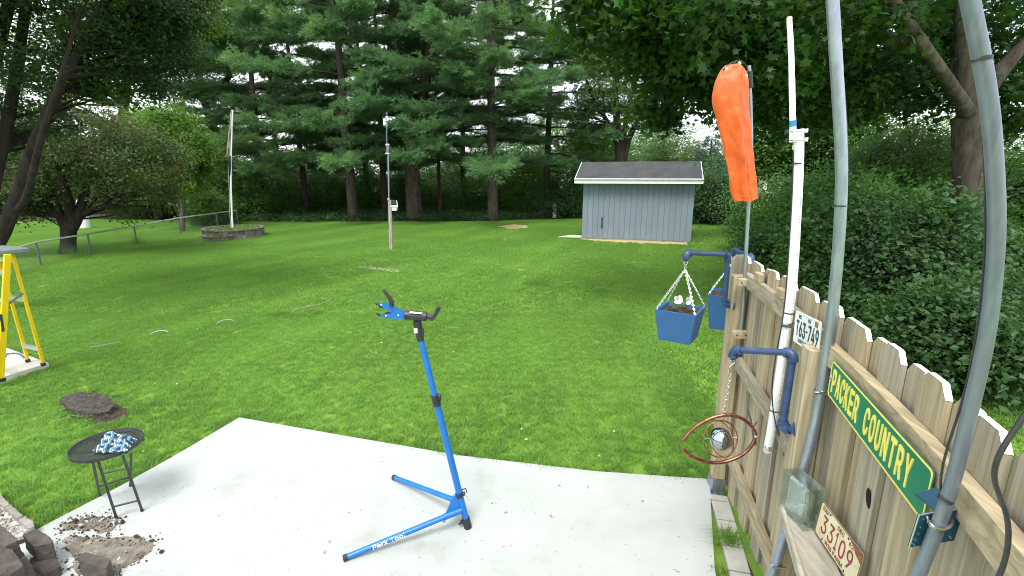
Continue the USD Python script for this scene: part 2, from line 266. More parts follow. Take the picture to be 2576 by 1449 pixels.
M['L_bright'] = leafmat('bright_leaf', (0.08, 0.17, 0.025), (0.135, 0.26, 0.035), (0.21, 0.35, 0.06), trans=.42)
M['L_pale'] = leafmat('pale_leaf', (0.08, 0.16, 0.055), (0.13, 0.23, 0.08), (0.21, 0.32, 0.13), trans=.42)
M['L_hedge'] = leafmat('hedge_leaf', (0.05, 0.13, 0.026), (0.095, 0.22, 0.04), (0.18, 0.33, 0.07), trans=.38)
M['L_bush'] = leafmat('bush_leaf', (0.032, 0.08, 0.024), (0.055, 0.125, 0.035), (0.09, 0.18, 0.05), trans=.32)
M['L_brown'] = leafmat('crab_leaf', (0.05, 0.09, 0.022), (0.10, 0.11, 0.05), (0.21, 0.16, 0.12), trans=.34, nscale=1.1)
M['L_pine'] = leafmat('pine_needle', (0.09, 0.185, 0.088), (0.16, 0.285, 0.125), (0.23, 0.37, 0.16), trans=.36, nscale=.45)
M['L_spruce'] = leafmat('spruce_needle', (0.035, 0.075, 0.06), (0.05, 0.10, 0.08), (0.08, 0.14, 0.12), trans=.15)
M['L_flower'] = leafmat('plant_leaf', (0.05, 0.11, 0.03), (0.09, 0.17, 0.05), (0.15, 0.24, 0.08), trans=.3, nscale=9)

# cloth and glass
usdkit.material(stage, '/World/Looks/plaid', {
    'uv': ('uvmap', {'attribute': 'st'}), 'w1': ('wave_texture', {'bands_direction': 'x', 'scale': 1.35}), 'w2': ('wave_texture', {'bands_direction': 'y', 'scale': 1.35}),
    'w3': ('wave_texture', {'bands_direction': 'x', 'scale': 4.2, 'phase': 1.0}),
    'r1': ('rgb_ramp', {'ramp': [(0.0, (0.012, 0.02, 0.04)), (0.35, (0.025, 0.055, 0.09)), (0.72, (0.07, 0.14, 0.19)), (0.86, (0.18, 0.27, 0.33)), (0.95, (0.58, 0.64, 0.68)), (1, (0.70, 0.75, 0.78))]}),
    'a': ('math', {'math_type': 'maximum'}), 'a2': ('mix_float', {'fac': 0.25}), 'p': ('principled_bsdf', {'roughness': .9, 'specular_ior_level': .1})},
    [('uv.UV', 'w1.vector'), ('uv.UV', 'w2.vector'), ('uv.UV', 'w3.vector'), ('w1.fac', 'a.value1'), ('w2.fac', 'a.value2'), ('a.value', 'a2.a'), ('w3.fac', 'a2.b'), ('a2.result', 'r1.fac'), ('r1.color', 'p.base_color')], surface='p.BSDF')
M['plaid'] = UsdShade.Material.Get(stage, '/World/Looks/plaid')
usdkit.material(stage, '/World/Looks/block_glass', {
    'g': ('geometry', {}), 'n': ('noise_texture', {'scale': 22.0, 'detail': 1.0}), 'b': ('bump', {'strength': .35, 'distance': .008}), 'f': ('layer_weight', {'blend': 0.35}),
    'm': ('math', {'math_type': 'multiply_add', 'value2': .45, 'value3': .05}), 't': ('transparent_bsdf', {'color': (0.93, 0.97, 0.95)}), 'gl': ('glossy_bsdf', {'color': (0.95, 1.0, 0.98), 'roughness': .10}), 'x': ('mix_closure', {})},
    [('g.position', 'n.vector'), ('n.fac', 'b.height'), ('b.normal', 'gl.normal'), ('b.normal', 'f.normal'), ('f.fresnel', 'm.value1'), ('m.value', 'x.fac'), ('t.BSDF', 'x.closure1'), ('gl.BSDF', 'x.closure2')], surface='x.closure')
M['glass'] = UsdShade.Material.Get(stage, '/World/Looks/block_glass')

# ================================================================== THE GROUND
rng = np.random.default_rng(7)
g = MB()
xs = np.r_[-140, -60, np.arange(-30, 31, 2), 60, 140]; ys = np.r_[-60, np.arange(-10, 61, 2), 160]
X, Y = np.meshgrid(xs, ys, indexing='ij'); nx, ny = X.shape
i, j = np.meshgrid(np.arange(nx - 1), np.arange(ny - 1), indexing='ij')
g.add(np.stack([X, Y, np.zeros_like(X)], -1).reshape(-1, 3), np.stack([i * ny + j, (i + 1) * ny + j, (i + 1) * ny + j + 1, i * ny + j + 1], -1).reshape(-1, 4))
g.build('lawn', M['lawn'], kind='structure')

edge_back = [G(*q)[:2] for q in [(603, 1058), (870, 1105), (1160, 1155), (1500, 1195), (1785, 1215)]]
edge_right = [G(*q)[:2] for q in [(1788, 1300), (1797, 1449)]] + [np.array([1.0, 1.2]), np.array([0.7, -1.0])]
edge_left = [np.array([-4.6, -1.0]), G(110, 1335)[:2], G(300, 1235)[:2], G(450, 1150)[:2]]
patio = Polygon(edge_back + edge_right + edge_left)
MB().prism(patio, -.06, .035).build('patio', M['concrete'], kind='structure')
PZ = .035
c0, c1, c2 = G(125, 926)[:2], G(0, 966)[:2], G(0, 880)[:2]
slab = Polygon([c0, c1 + (c1 - c0) * .7, c2 + (c1 - c0) * .7 + (c2 - c0) * .2, c2 + (c2 - c0) * .25])
MB().prism(slab, -.05, .07).build('concrete_slab', M['old_concrete'], kind='structure')
def blob(poly, seed, jit=.05, n=90):
    ring = Polygon(poly).exterior; out = []
    for k in range(n):
        p = ring.interpolate(k / n, normalized=True); r = (meshkit.fbm(np.array([p.x * 6, p.y * 6, seed * 7.3]), 3) - .5) * 2 * jit
        c = ring.centroid; d = np.array([p.x - c.x, p.y - c.y]); d /= np.linalg.norm(d) + 1e-9
        out.append((p.x + d[0] * r, p.y + d[1] * r))
    return Polygon(out).buffer(0)
def sheet(poly, z, name, mat, **kw):
    mb = MB()
    for q in getattr(poly, 'geoms', [poly]): mb.prism(q, z - .02, z)
    return mb.build(name, mat, **kw)
shedA, shedB = G(1463, 601)[:2], D(1737, 612, 17.1)[:2]
sdir = (shedB - shedA) / np.linalg.norm(shedB - shedA); snor = np.array([-sdir[1], sdir[0]])      # into the shed
sand1 = blob([shedA - sdir * .05 - snor * .02, shedB - sdir * .1 - snor * .02, shedB - sdir * .15 - snor * .62, shedA + sdir * 1.2 - snor * .62, shedA - snor * .32], 1, .06)
sheet(sand1, .012, 'sand_strip', M['sand'], kind='structure')
sand2 = blob([G(*q)[:2] for q in [(1250, 570), (1290, 565), (1330, 568), (1325, 574), (1280, 577)]], 2, .05)
sheet(sand2, .012, 'sand_patch', M['sand'], kind='structure')
pad = Polygon([shedA - sdir * .9 + snor * .05, shedA - sdir * .03 + snor * .02, shedA - sdir * .03 + snor * .75, shedA - sdir * .5 + snor * .75])
sheet(pad, .05, 'shed_ramp', M['old_concrete'], kind='structure')
bare = blob([G(*q)[:2] for q in [(262, 1010), (318, 1030), (325, 1050), (262, 1072), (232, 1065)]], 3, .04)
sheet(bare, .012, 'bare_earth', M['soil'], kind='structure')
fenceline_soil = blob([(1.60, 3.3), (1.52, 3.3), (1.34, 2.3), (.95, .9), (1.15, .9), (1.45, 2.3)], 4, .01)
sheet(fenceline_soil, .010, 'soil_strip', M['soil'], kind='structure')
wood_floor = blob([(-60, 25.2), (-13, 24.6), (-4, 24.6), (3, 26.5), (3, 40), (-60, 60)], 5, .2)
sheet(wood_floor, .008, 'woodland_floor', surf('leaf_mould', [(0.3, (0.03, 0.035, 0.016)), (0.7, (0.07, 0.075, 0.03))], (3, 3, 3), rough=1, spec=.1), kind='structure')
right_floor = blob([(6.2, 7.2), (8, 5.6), (12, 5.5), (14, 7), (24, 20), (20, 32), (9.5, 22), (7.4, 12)], 6, .2)
sheet(right_floor, .008, 'hedge_bottom', UsdShade.Material.Get(stage, '/World/Looks/leaf_mould'), kind='structure')

# ================================================================== FENCE
cF = np.array([-0.065, 0.493, 0.681])
def FX(y):
    y = np.asarray(y, float); return np.where(y < 2.6, np.polyval(cF, y), np.polyval(cF, 2.6) + .155 * (y - 2.6))
def FT(y):
    s = np.where(np.asarray(y) < 2.6, 2 * cF[0] * y + cF[1], .155); t = np.array([float(s), 1.0, 0]); return t / np.linalg.norm(t)
def FP(y, off, z):                # a point off the fence's near face (off < 0 is towards the patio)
    t = FT(y); n = np.array([t[1], -t[0], 0]); return np.array([float(FX(y)), y, 0]) + n * off + [0, 0, z]
fence = Thing('privacy_fence', 'weathered board fence with dog-eared pickets running beside the patio', 'fence', (1.3, 1.8, 0))
def picket(y, w, off, top, mat, th=.018):
    t = FT(y); n = np.array([t[1], -t[0], 0]); c = .038
    prof = [(-w / 2, .06), (w / 2, .06), (w / 2, top - c), (w / 2 - c * .85, top), (-w / 2 + c * .85, top), (-w / 2, top - c)]
    v = np.array([np.array([float(FX(y)), y, 0]) + t * a + n * o + np.array([0, 0, z]) for o in (off, off + th) for a, z in prof])
    f = [[0, 1, 2], [0, 2, 3], [0, 3, 4], [0, 4, 5], [6, 8, 7], [6, 9, 8], [6, 10, 9], [6, 11, 10]]
    for k in range(6): a, b = k, (k + 1) % 6; f += [[a, a + 6, b + 6], [a, b + 6, b]]
    p = MB().add(v, f).build('picket', mat, fence)
    # pale sawn end, laid 2 mm proud of the slanted cuts and the top
    e = MB()
    for (a0, z0), (a1, z1) in ((prof[2], prof[3]), (prof[3], prof[4]), (prof[4], prof[5])):
        nn = np.array([z1 - z0, -(a1 - a0)]); nn = -nn / np.linalg.norm(nn) * .002; nn = nn if nn[1] > 0 else -nn
        q = [np.array([float(FX(y)), y, 0]) + t * (a + nn[0]) + n * o + np.array([0, 0, z + nn[1]]) for o in (off, off + th) for a, z in ((a0, z0), (a1, z1))]
        e.add(np.array(q), np.array([[0, 1, 3, 2]]))
    e.build('sawn_end', M['endgrain'], p)
yy, k = 3.36, 0
while yy > .42:
    picket(yy, .142, 0.0, 1.83 + rng.normal(0, .006), M[f'wood{k % 4}'])
    picket(yy - .13, .142, .0205, 1.815 + rng.normal(0, .006), M[f'wood{(k + 2) % 4}'])
    yy -= .26 + rng.normal(0, .003); k += 1
def rail(y0, y1, z0, z1, off, h=.088, th=.038, m='railwood0'):
    mb = MB(); ysr = np.linspace(y0, y1, 14); zs = np.linspace(z0, z1, 14)
    v = []
    for y, z in zip(ysr, zs): v += [FP(y, off, z - h / 2), FP(y, off - th, z - h / 2), FP(y, off - th, z + h / 2), FP(y, off, z + h / 2)]
    f = []
    for a in range(13):
        for b in range(4): c = (b + 1) % 4; f.append([a * 4 + b, a * 4 + 4 + b, a * 4 + 4 + c, a * 4 + c])
    f += [[0, 1, 2, 3], [52, 55, 54, 53]]
    return mb.add(np.array(v), np.array(f)).build('rail', M[m], fence)
rail(3.22, 2.10, 1.700, 1.662, -.002, m='railwood1'); rail(1.985, .45, 1.640, 1.634, -.002, m='railwood2')
rail(3.2, 2.10, 1.10, 1.0, -.002, m='railwood3'); rail(1.985, .45, .80, .74, -.002, m='railwood1')
rail(3.2, 2.10, .40, .27, -.002, m='railwood0'); rail(1.985, .45, .22, .2, -.002, m='railwood2')
# short offcuts that stand on the top rail
for y, l in ((3.0, .09), (2.62, .1)):
    zt_ = 1.662 + (y - 2.10) * .0339 + .044 + .026; MB().beam(FP(y - l / 2, -.021, zt_), FP(y + l / 2, -.021, zt_), .036, .05, bevel=.003).build('block', M['railwood2'], fence)
def post(y, top, s=.092, off=-.004, m='wood2', z0=.0):
    t = FT(y); ang = math.atan2(t[0], t[1]); p = FP(y, off - s / 2, (top + z0) / 2)
    return MB().box(p, (s, s, top - z0), rz=-ang, bevel=.004).build('post', M[m], fence)
post(3.30, 1.71, m='wood2', z0=.13); post(2.045, 1.64, m='wood0')
eb_ = MB(); ex0, ex1 = float(FX(3.39)) - .075, float(FX(3.39)) + .065
pf = [(ex0, .12), (ex1, .12), (ex1, 1.80), (ex1 - .03, 1.835), (ex0 + .03, 1.835), (ex0, 1.80)]
ev = np.array([[x_, y_, z_] for y_ in (3.405, 3.425) for x_, z_ in pf]); ef = [[0, 1, 2], [0, 2, 3], [0, 3, 4], [0, 4, 5], [6, 8, 7], [6, 9, 8], [6, 10, 9], [6, 11, 10]]
for k_ in range(6): n_ = (k_ + 1) % 6; ef += [[k_, k_ + 6, n_ + 6], [k_, n_ + 6, n_]]
eb_.add(ev, np.array(ef)).build('end_board', M['wood3'], fence)
pb = MB(); q = FP(3.30, -.05, .065); pb.box(q, (.10, .10, .13)); pb.box(q - [0, 0, .06], (.15, .13, .012)); pb.build('post_base', M['galv'], fence)
kn = MB(); kc = FP(1.513, -.004, 1.27); kn.ball((0, 0, 0), 1, 2); kn.v[0] = kn.v[0] * [.004, .012, .036] @ np.array([[1, 0, 0], [0, 1, -.25], [0, .25, 1]]) + kc
kn.build('knot_hole', M['hole'], fence)

# edging pavers between the patio and the fence
strip = Thing('edging_pavers', 'row of pale concrete pavers between patio edge and board fence', 'paving', (1.45, 2.8, 0))
a, b = np.array([1.56, 3.20]), np.array([1.18, 1.6])
dirn = (b - a) / np.linalg.norm(b - a); nrm = np.array([-dirn[1], dirn[0]])
pos = 0.0
for k in range(7):
    L = (.06, .2, .24, .2, .24, .22, .24)[k]; c = a + dirn * (pos + L / 2); pos += L + .012
    MB().box((c[0], c[1], .012), (L, .125, .06), rz=math.atan2(dirn[1], dirn[0]) + rng.normal(0, .012), bevel=.006).build('paver', M['paver'], strip)

# ================================================================== THINGS ON THE FENCE
def poleline(pts, y, n=30, dy=0.0):
    p = np.array([D(px, py, y + dy * i / max(1, len(pts) - 1)) for i, (px, py) in enumerate(pts)]); return spline(p, n)
# --- white plastic mast
pole = Thing('antenna_mast', 'white plastic pipe strapped to the fence with a slim white antenna on top', 'antenna mast', (1.44, 2.42, .88))
P1 = poleline([(1930, 1136), (1952, 1010), (1975, 850), (1990, 740), (2001, 580), (2008, 440), (2009, 325)], 2.40)
MB().tube(P1, .0225, 16).build('pipe', M['pvc'], pole, smooth=40)
A1 = poleline([(1997, 372), (1995, 330), (1992, 200), (1989, 110), (1985.5, 50)], 2.385)
MB().tube(A1[2:], np.linspace(.0145, .0115, 28), 14).build('antenna', M['pvc'], pole, smooth=40)
MB().tube([A1[-1], A1[-1] + [0, 0, .012]], [.0125, .010], 14).build('cap', M['cream'], pole)
MB().tube(poleline([(1994.5, 318), (1994, 303)], 2.385, 3), .0152, 14).build('blue_band', M['bluetag'], pole)
br = MB()
for py in (330, 352):
    p0, p1 = D(1984, py, 2.36), D(2024, py + 1, 2.36); br.tube([p0, p1], .0028, 6); p0, p1 = D(1984, py, 2.43), D(2024, py + 1, 2.43); br.tube([p0, p1], .0028, 6)
    for px in (1988, 2018): br.box(D(px, py, 2.395), (.006, .085, .018))
br.beam(D(1991, 325, 2.372), D(1991, 358, 2.372), .022, .003, up=(0, 1, 0)); br.build('antenna_clamp', M['chrome'], pole)
MB().tube(poleline([(1996.5, 365), (1996, 376)], 2.385, 3), .009, 10).build('connector', M['chrome'], pole)
for px, py, w in ((1979, 816, .027), (1931, 1124, .027)):
    mb = MB(); c = D(px, py, 2.40); mb.tube([c - [0, 0, .012], c + [0, 0, .012]], .0245, 18); mb.beam(c + [-.03, -.012, 0], c + [-.005, -.024, 0], .014, .014); mb.beam(c + [0.015, 0, 0], FP(2.43, -.03, c[2]), .004, .022); mb.build('hose_clamp', M['chrome'], pole)
for px, py in ((2005.5, 411), (1984, 787), (1948, 1032)):
    c = D(px, py, 2.40); MB().tube([c - [0, 0, .003], c + [0, 0, .003]], .0238, 16).build('cable_tie', M['black'], pole)
cb = poleline([(1996, 380), (1992, 500), (1983, 650), (1966, 820), (1945, 940), (1943, 1010), (1955, 1080), (1970, 1130), (1972, 1220), (1968, 1320), (1950, 1400), (1935, 1449)], 2.365, 60)
MB().tube(cb, .0032, 6).build('coax_cable', M['black'], pole)
pr_ = MB(); r = np.random.default_rng(12); seg = np.linspace(0, len(P1) - 1, 230)
for t_ in seg[12:-14]:
    if r.uniform() < .35: continue
    c = np.array([np.interp(t_, np.arange(len(P1)), P1[:, k_]) for k_ in range(3)]); pr_.box(c + [.004, -.0222, 0], (.0045, .0012, r.uniform(.0025, .005)))
pr_.build('printed_marks', M['cable'], pole)
# --- middle steel pole
pole2 = Thing('steel_pole', 'thin galvanised steel pole clamped to the fence post behind the glass block', 'pole', (1.31, 2.0, .4))
P2 = poleline([(2092, -40), (2102, 130), (2112, 300), (2117, 430), (2113, 560), (2101, 720), (2082, 880), (2052, 1060), (2022, 1180), (1985, 1310), (1938, 1460)], 1.97, 40)
MB().tube(P2, .0215, 18).build('tube', M['galv'], pole2, smooth=40)
for px, py in ((2062, 985), (1953, 1420)):
    mb = MB(); c = D(px, py, 1.965); mb.tube([c + [-.035, -.018, .002], c + [.03, -.022, 0]], .006, 8); mb.torus(c, .0235, .004, (0, 0, 1)); mb.beam(c + [0, .02, 0], c + [.02, .05, 0], .02, .004); mb.build('pole_clamp', M['chrome'], pole2)
c = D(2114, 518, 1.97); MB().tube([c - [0, 0, .003], c + [0, 0, .003]], .0225, 16).build('cable_tie', M['black'], pole2)
MB().tube(poleline([(2090, -30), (2128, 300), (2131, 450), (2126, 560)], 1.985, 24), .004, 6).build('coax_cable', M['black'], pole2)
# --- near steel pole
pole3 = Thing('steel_mast', 'thick galvanised steel mast at the right edge held by a blue bracket', 'mast', (1.22, 1.15, .9))
P3 = poleline([(2432, -40), (2462, 110), (2488, 260), (2502, 420), (2507, 560), (2500, 700), (2483, 840), (2458, 960), (2428, 1085), (2388, 1240), (2345, 1360), (2305, 1460)], .99, 44)
MB().tube(P3, .0146, 20).build('tube', M['mast'], pole3, smooth=40)
MB().tube(poleline([(2425, -30), (2458, 160), (2478, 420), (2478, 620), (2462, 800), (2440, 930), (2405, 1060), (2370, 1180), (2368, 1250)], 1.003, 40), .0028, 6).build('coax_cable', M['black'], pole3)
for px, py in ((2470, 148), (2378, 1256)):
    c = D(px, py, .99); t = np.array([.12, 0, -1.0]) if py < 600 else np.array([.35, 0, 1]); t = t / np.linalg.norm(t) * .004
    MB().tube([c - t, c + t], .0158, 16).build('cable_tie', M['black'], pole3)
brk = Thing('mast_bracket', 'dark teal drilled steel bracket gripping the thick mast on the fence rail', 'bracket', (1.2, 1.17, 1.4))
q = [D(2312.7, 1296, 1.012), D(2428, 1278, 1.012), D(2400, 1360, 1.012), D(2287, 1377, 1.012)]
mb = MB(); v = np.array(q + [p + [0, .005, 0] for p in q]); mb.add(v, np.array([[0, 1, 2, 3], [4, 7, 6, 5], [0, 4, 5, 1], [1, 5, 6, 2], [2, 6, 7, 3], [3, 7, 4, 0]])); mb.build('front_plate', M['teal'], brk)
q2 = [q[1] + [0, .006, 0], q[1] + [.0, .08, .0], q[0] + [.055, .08, 0.0], q[0] + [.055, .006, 0]]
mb = MB(); v = np.array(q2 + [p - [0, 0, .005] for p in q2]); mb.add(v, np.array([[0, 1, 2, 3], [4, 7, 6, 5], [0, 4, 5, 1], [1, 5, 6, 2], [2, 6, 7, 3], [3, 7, 4, 0]])); mb.build('top_plate', M['teal'], brk)
e = MB(); e.tube([q[0], q[1]], .0022, 6); e.tube([q[0], q[3]], .0018, 6); e.build('bright_edge', M['chrome'], brk)
for px, py in ((2420, 1292), (2318, 1330), (2313, 1346), (2306, 1361), (2300, 1372), (2336, 1363), (2392, 1353), (2326, 1310)):
    c = D(px, py, 1.010); MB().tube([c, c + [0, .004, 0]], .0030, 10).build('bolt', M['chrome'], brk)
ub = [D(2334, 1300, 1.01), D(2336, 1312, .99), D(2346, 1324, .972), D(2364, 1331, .969), D(2382, 1328, .972), D(2393, 1318, .99), D(2394, 1304, 1.01)]
MB().tube(spline(ub, 24), .004, 8).build('u_bolt', M['chrome'], brk, smooth=40)
# loose black cable at the right edge
cab = Thing('black_cable', 'loose black cable looping over the fence at the right edge', 'cable', (.9, .72, 1.7))
MB().tube(poleline([(2600, 1000), (2560, 1070), (2527, 1120), (2506, 1165), (2502, 1205), (2514, 1245), (2530, 1290), (2537, 1345), (2530, 1400), (2508, 1460)], .72, 50), .0042, 10).build('cable', M['black'], cab, smooth=60)

# --- street sign
def plane(o, u, v):
    o, u, v = map(lambda a: np.asarray(a, float), (o, u, v)); u /= np.linalg.norm(u); v = v - u * (u @ v); v /= np.linalg.norm(v); return o, u, v, np.cross(u, v)
def onto(pl, m):                    # a mesh laid out in x, y (z = height above the plane) put on the plane
    o, u, v, n = pl; p = np.asarray(m.vertices if hasattr(m, 'vertices') else m[0]); return o + p[:, :1] * u + p[:, 1:2] * v + p[:, 2:3] * n, (m.faces if hasattr(m, 'faces') else m[1])
def rounded(w, h, r): return Polygon([(r, r), (w - r, r), (w - r, h - r), (r, h - r)]).buffer(r, 6)
def text_on(pl, text, x, y, w, h, depth=.0016, bold=True, z=.0, shear=0):
    m = meshkit.text_mesh(text, h, depth, bold=bold); b = m.bounds; p = m.vertices.copy()
    p[:, 0] = x + (p[:, 0] - b[0, 0]) * w / (b[1, 0] - b[0, 0]); p[:, 1] = y + (p[:, 1] - b[0, 1]) * h / (b[1, 1] - b[0, 1]); p[:, 2] += z
    return onto(pl, (p, m.faces))
sg = Thing('street_sign', 'green street name sign with raised yellow lettering PACKER COUNTRY on the fence', 'sign', (1.2, 1.5, 1.5))
so = FP(1.868, -.050, 1.497); sw, sh_ = .80, .156
su = FP(1.12, -.050, 1.492) - so
pl = plane(so, su, (0, 0, 1))
if pl[3][0] > 0: pl = (pl[0], pl[1], pl[2], -pl[3])
def flat(poly, z0, z1): 
    m = trimesh.creation.extrude_polygon(poly, z1 - z0, engine='earcut'); m.vertices[:, 2] += z0; return m
MB().add(*onto(pl, flat(rounded(sw, sh_, .018), 0, .002))).build('sign_panel', M['signgreen'], sg)
ring = rounded(sw - .006, sh_ - .006, .018).difference(rounded(sw - .016, sh_ - .016, .014).buffer(0).__class__(rounded(sw - .016, sh_ - .016, .014).exterior.coords) if False else Polygon([(x + .005, y + .005) for x, y in rounded(sw - .016, sh_ - .016, .014).exterior.coords]))
tabs = [Point(-.004, sh_ * .5 - .003).buffer(.02), Point(sw - .002, sh_ * .5 - .003).buffer(.02)]
box_ = rounded(sw - .006, sh_ - .006, .018)
border = ring
for t_ in tabs: border = border.union(t_.intersection(box_))
bm = MB()
for q in getattr(border, 'geoms', [border]):
    m = flat(q, .002, .0036); m.vertices[:, :2] += .003; bm.add(*onto(pl, m))
bm.build('border', M['signyellow'], sg)
x = .036
for word, wch in (('PACKER', .0475), ('COUNTRY', .0495)):
    for ch in word:
        MB().add(*text_on(pl, ch, x, .029, wch * .72, .100, .003, True, .002)).build('letter', M['signyellow'], sg); x += wch
    x += .048
for xx_ in (.010, sw - .012):
    c = pl[0] + pl[1] * xx_ + pl[2] * sh_ / 2 + pl[3] * .004; MB().tube([c, c + pl[3] * .003], .007, 12).build('screw', M['galv'], sg)
# --- white plate
lp = Thing('licence_plate', 'white embossed plate reading T63-749 screwed on the fence behind the thin pole', 'plate', (1.4, 2.2, 1.65))
po = FP(2.318, -.050, 1.575); pu = FP(2.020, -.050, 1.605) - po
pl = plane(po, pu, (0.0, 0, 1)); pl = pl if pl[3][0] < 0 else (pl[0], pl[1], pl[2], -pl[3])
MB().add(*onto(pl, flat(rounded(.31, .158, .016), 0, .0015))).build('plate', M['plate_white'], lp)
rim = rounded(.31, .158, .016).difference(Polygon([(x + .005, y + .005) for x, y in rounded(.30, .148, .013).exterior.coords]))
MB().add(*onto(pl, flat(rim, .0015, .003))).build('rim', M['plate_white'], lp)
xx = .022
for ch, w in (('T', .034), ('6', .034), ('3', .034), ('-', .018), ('7', .034), ('4', .036), ('9', .034)):
    h = .078 if ch != '-' else .010
    MB().add(*text_on(pl, ch, xx, .038 if ch != '-' else .074, w, h, .0015, True, .0015)).build('digit', M['plate_dark'], lp); xx += w + .008
for tx, x_, y_, w_ in (('WIS', .045, .126, .035), ('VEH', .16, .126, .035), ('DAIRYLAND', .06, .010, .11)):
    MB().add(*text_on(pl, tx, x_, y_, w_, .018, .0012, False, .0015)).build('lettering', M['plate_dark'], lp)
MB().add(*onto(pl, flat(Polygon([(.24, .122), (.275, .122), (.275, .148), (.24, .148)]), .0015, .0024))).build('sticker', surf('sticker_brown', (0.35, 0.13, 0.03), rough=.6), lp)
# --- shelf, glass block, rusty plate
shz = .92
s0, s1 = G(1972, 1277, shz), G(2026, 1460, shz)
dd = (s1 - s0) / np.linalg.norm(s1 - s0)
wid = np.array([.150, .03, 0])
sh = Thing('wall_shelf', 'pale weathered board shelf on the fence carrying the glass block', 'shelf', tuple((s0 + s1) / 2))
tp = [s0, s0 + wid, s1 + dd * .45 + wid, s1 + dd * .45]
MB().prism([p[:2] for p in tp], shz - .03, shz).build('board', M['shelfwood'], sh)
lipn = np.array([-dd[1], dd[0], 0]); lipn = lipn if lipn[0] < 0 else -lipn
MB().beam(s0 + lipn * .009 + [0, 0, -.008], s1 + dd * .45 + lipn * .009 + [0, 0, -.008], .017, .05, bevel=.004).build('front_lip', M['shelfwood'], sh)
gb = Thing('glass_block', 'clear wavy glass building block standing on the fence shelf', 'glass block', (1.28, 1.85, shz))
bl = [G(2003, 1330, shz + .002), G(2056, 1328, shz + .002), G(2078, 1268, shz + .002), G(1990, 1282, shz + .002)]
bl = np.array(bl); cen = bl.mean(0)
u = np.array([.99, .12, 0]); u /= np.linalg.norm(u); w_ = np.array([-u[1], u[0], 0]); w_ = np.array([dd[0], dd[1], 0]) * -1
Mx = np.stack([u, np.cross([0, 0, 1], u), [0, 0, 1]], 1)
cen = np.array([1.268, 1.850, shz + .098])
v, f = bevelbox((.092, .15, .19), .008); MB().add(v @ Mx.T + cen, f).build('shell', M['glass'], gb)
v, f = bevelbox((.066, .124, .164), .012); MB().add(v @ Mx.T + cen, f[:, ::-1]).build('hollow', M['glass'], gb)
for s in (-1, 1):
    th = np.array([[0, s * .0752, -.085], [0, s * .0752, .085]]); mb = MB()
    v, f = bevelbox((.098, .006, .196), .003); v = v + [0, s * .078, 0]; mb.add(v @ Mx.T + cen, f); mb.build('flange', M['glass'], gb)
rp = Thing('rusty_plate', 'cream rust-edged plate with red digits 33109 leaning on the shelf', 'plate', (1.25, 1.6, shz))
pb0 = G(2050, 1336, shz + .012); pb1 = G(2130, 1456, shz + .012); pt0 = D(2108, 1258, 1.665)
pl = plane(pb0, pb1 - pb0, pt0 - pb0); pw, ph = .30, .150
pl = pl if pl[3][0] < 0 or pl[3][2] > 0 else (pl[0], pl[1], pl[2], -pl[3])
if pl[3][2] < 0: pl = (pl[0], pl[1], pl[2], -pl[3])
MB().add(*onto(pl, flat(rounded(pw, ph, .012), 0, .0015))).build('plate', M['plate_cream'], rp)
rim = rounded(pw, ph, .012).difference(Polygon([(x + .003, y + .003) for x, y in rounded(pw - .006, ph - .006, .011).exterior.coords]))
MB().add(*onto(pl, flat(rim, .0015, .0028))).build('rusty_rim', M['rust'], rp)
patch = blob([(.20, .148), (.297, .148), (.297, .105), (.26, .118), (.235, .135)], 9, .006)
MB().add(*onto(pl, flat(patch, .0015, .0021))).build('rust_patch', M['rust'], rp)
xx = .035
for ch, w in (('3', .036), ('3', .036), ('1', .016), ('0', .036), ('9', .036)):
    MB().add(*text_on(pl, ch, xx, .035, w, .076, .0016, False, .0015)).build('digit', M['plate_red'], rp); xx += w + .015
for tx, x_, y_, w_ in (('EXP', .02, .122, .045), ('DEC', .135, .120, .045), ('62', .215, .120, .03), ('WIS FARM', .08, .010, .13)):
    MB().add(*text_on(pl, tx, x_, y_, w_, .017, .0012, False, .0022)).build('lettering', M['rust'], rp)
for x_, y_ in ((.075, .138), (.205, .138), (.06, .012), (.225, .012)):
    c = pl[0] + pl[1] * x_ + pl[2] * y_ + pl[3] * .0026; MB().tube([c, c + pl[3] * .0006], .0045, 10).build('bolt_hole', M['hole'], rp)
# --- slate coloured metal ornament on the fence
orn = Thing('fish_ornament', 'small slate blue fan-shaped metal ornament on the fence behind the pipe bracket', 'ornament', (1.4, 2.2, 1.4))
oo = FP(2.235, -.03, 1.38); pl = plane(oo, FP(2.05, -.03, 1.38) - oo, (0, 0, 1)); pl = pl if pl[3][0] < 0 else (pl[0], pl[1], pl[2], -pl[3])
MB().add(*onto(pl, flat(Polygon([(.0, .02), (.045, .085), (.13, .14), (.125, .06), (.115, -.02), (.075, -.02), (.05, .0)]), 0, .008))).build('fan', M['slate'], orn)
MB().add(*onto(pl, flat(Polygon([(.06, -.022), (.118, -.022), (.128, -.10), (.115, -.12), (.09, -.07)]), 0, .008))).build('tail', M['slate'], orn)
MB().tube([pl[0] - pl[1] * .04 + pl[2] * -.01, pl[0] + pl[1] * .03 + pl[2] * .01], .003, 6).build('stem', M['slate'], orn)
hk = Thing('wire_hook', 'small grey twisted wire hook on the fence behind the eye ornament', 'hook', (1.5, 2.75, .95))
p = [D(1880, 1025, 2.72), D(1885, 1045, 2.71), D(1890, 1062, 2.71), D(1893, 1085, 2.71), D(1897, 1110, 2.71)]
h = MB(); h.tube(spline(p, 12), .005, 6); h.tube([D(1893, 1080, 2.71), D(1904, 1060, 2.70)], .004, 6); h.box(D(1897, 1115, 2.72), (.03, .01, .025)); h.build('wire', M['slate'], hk)

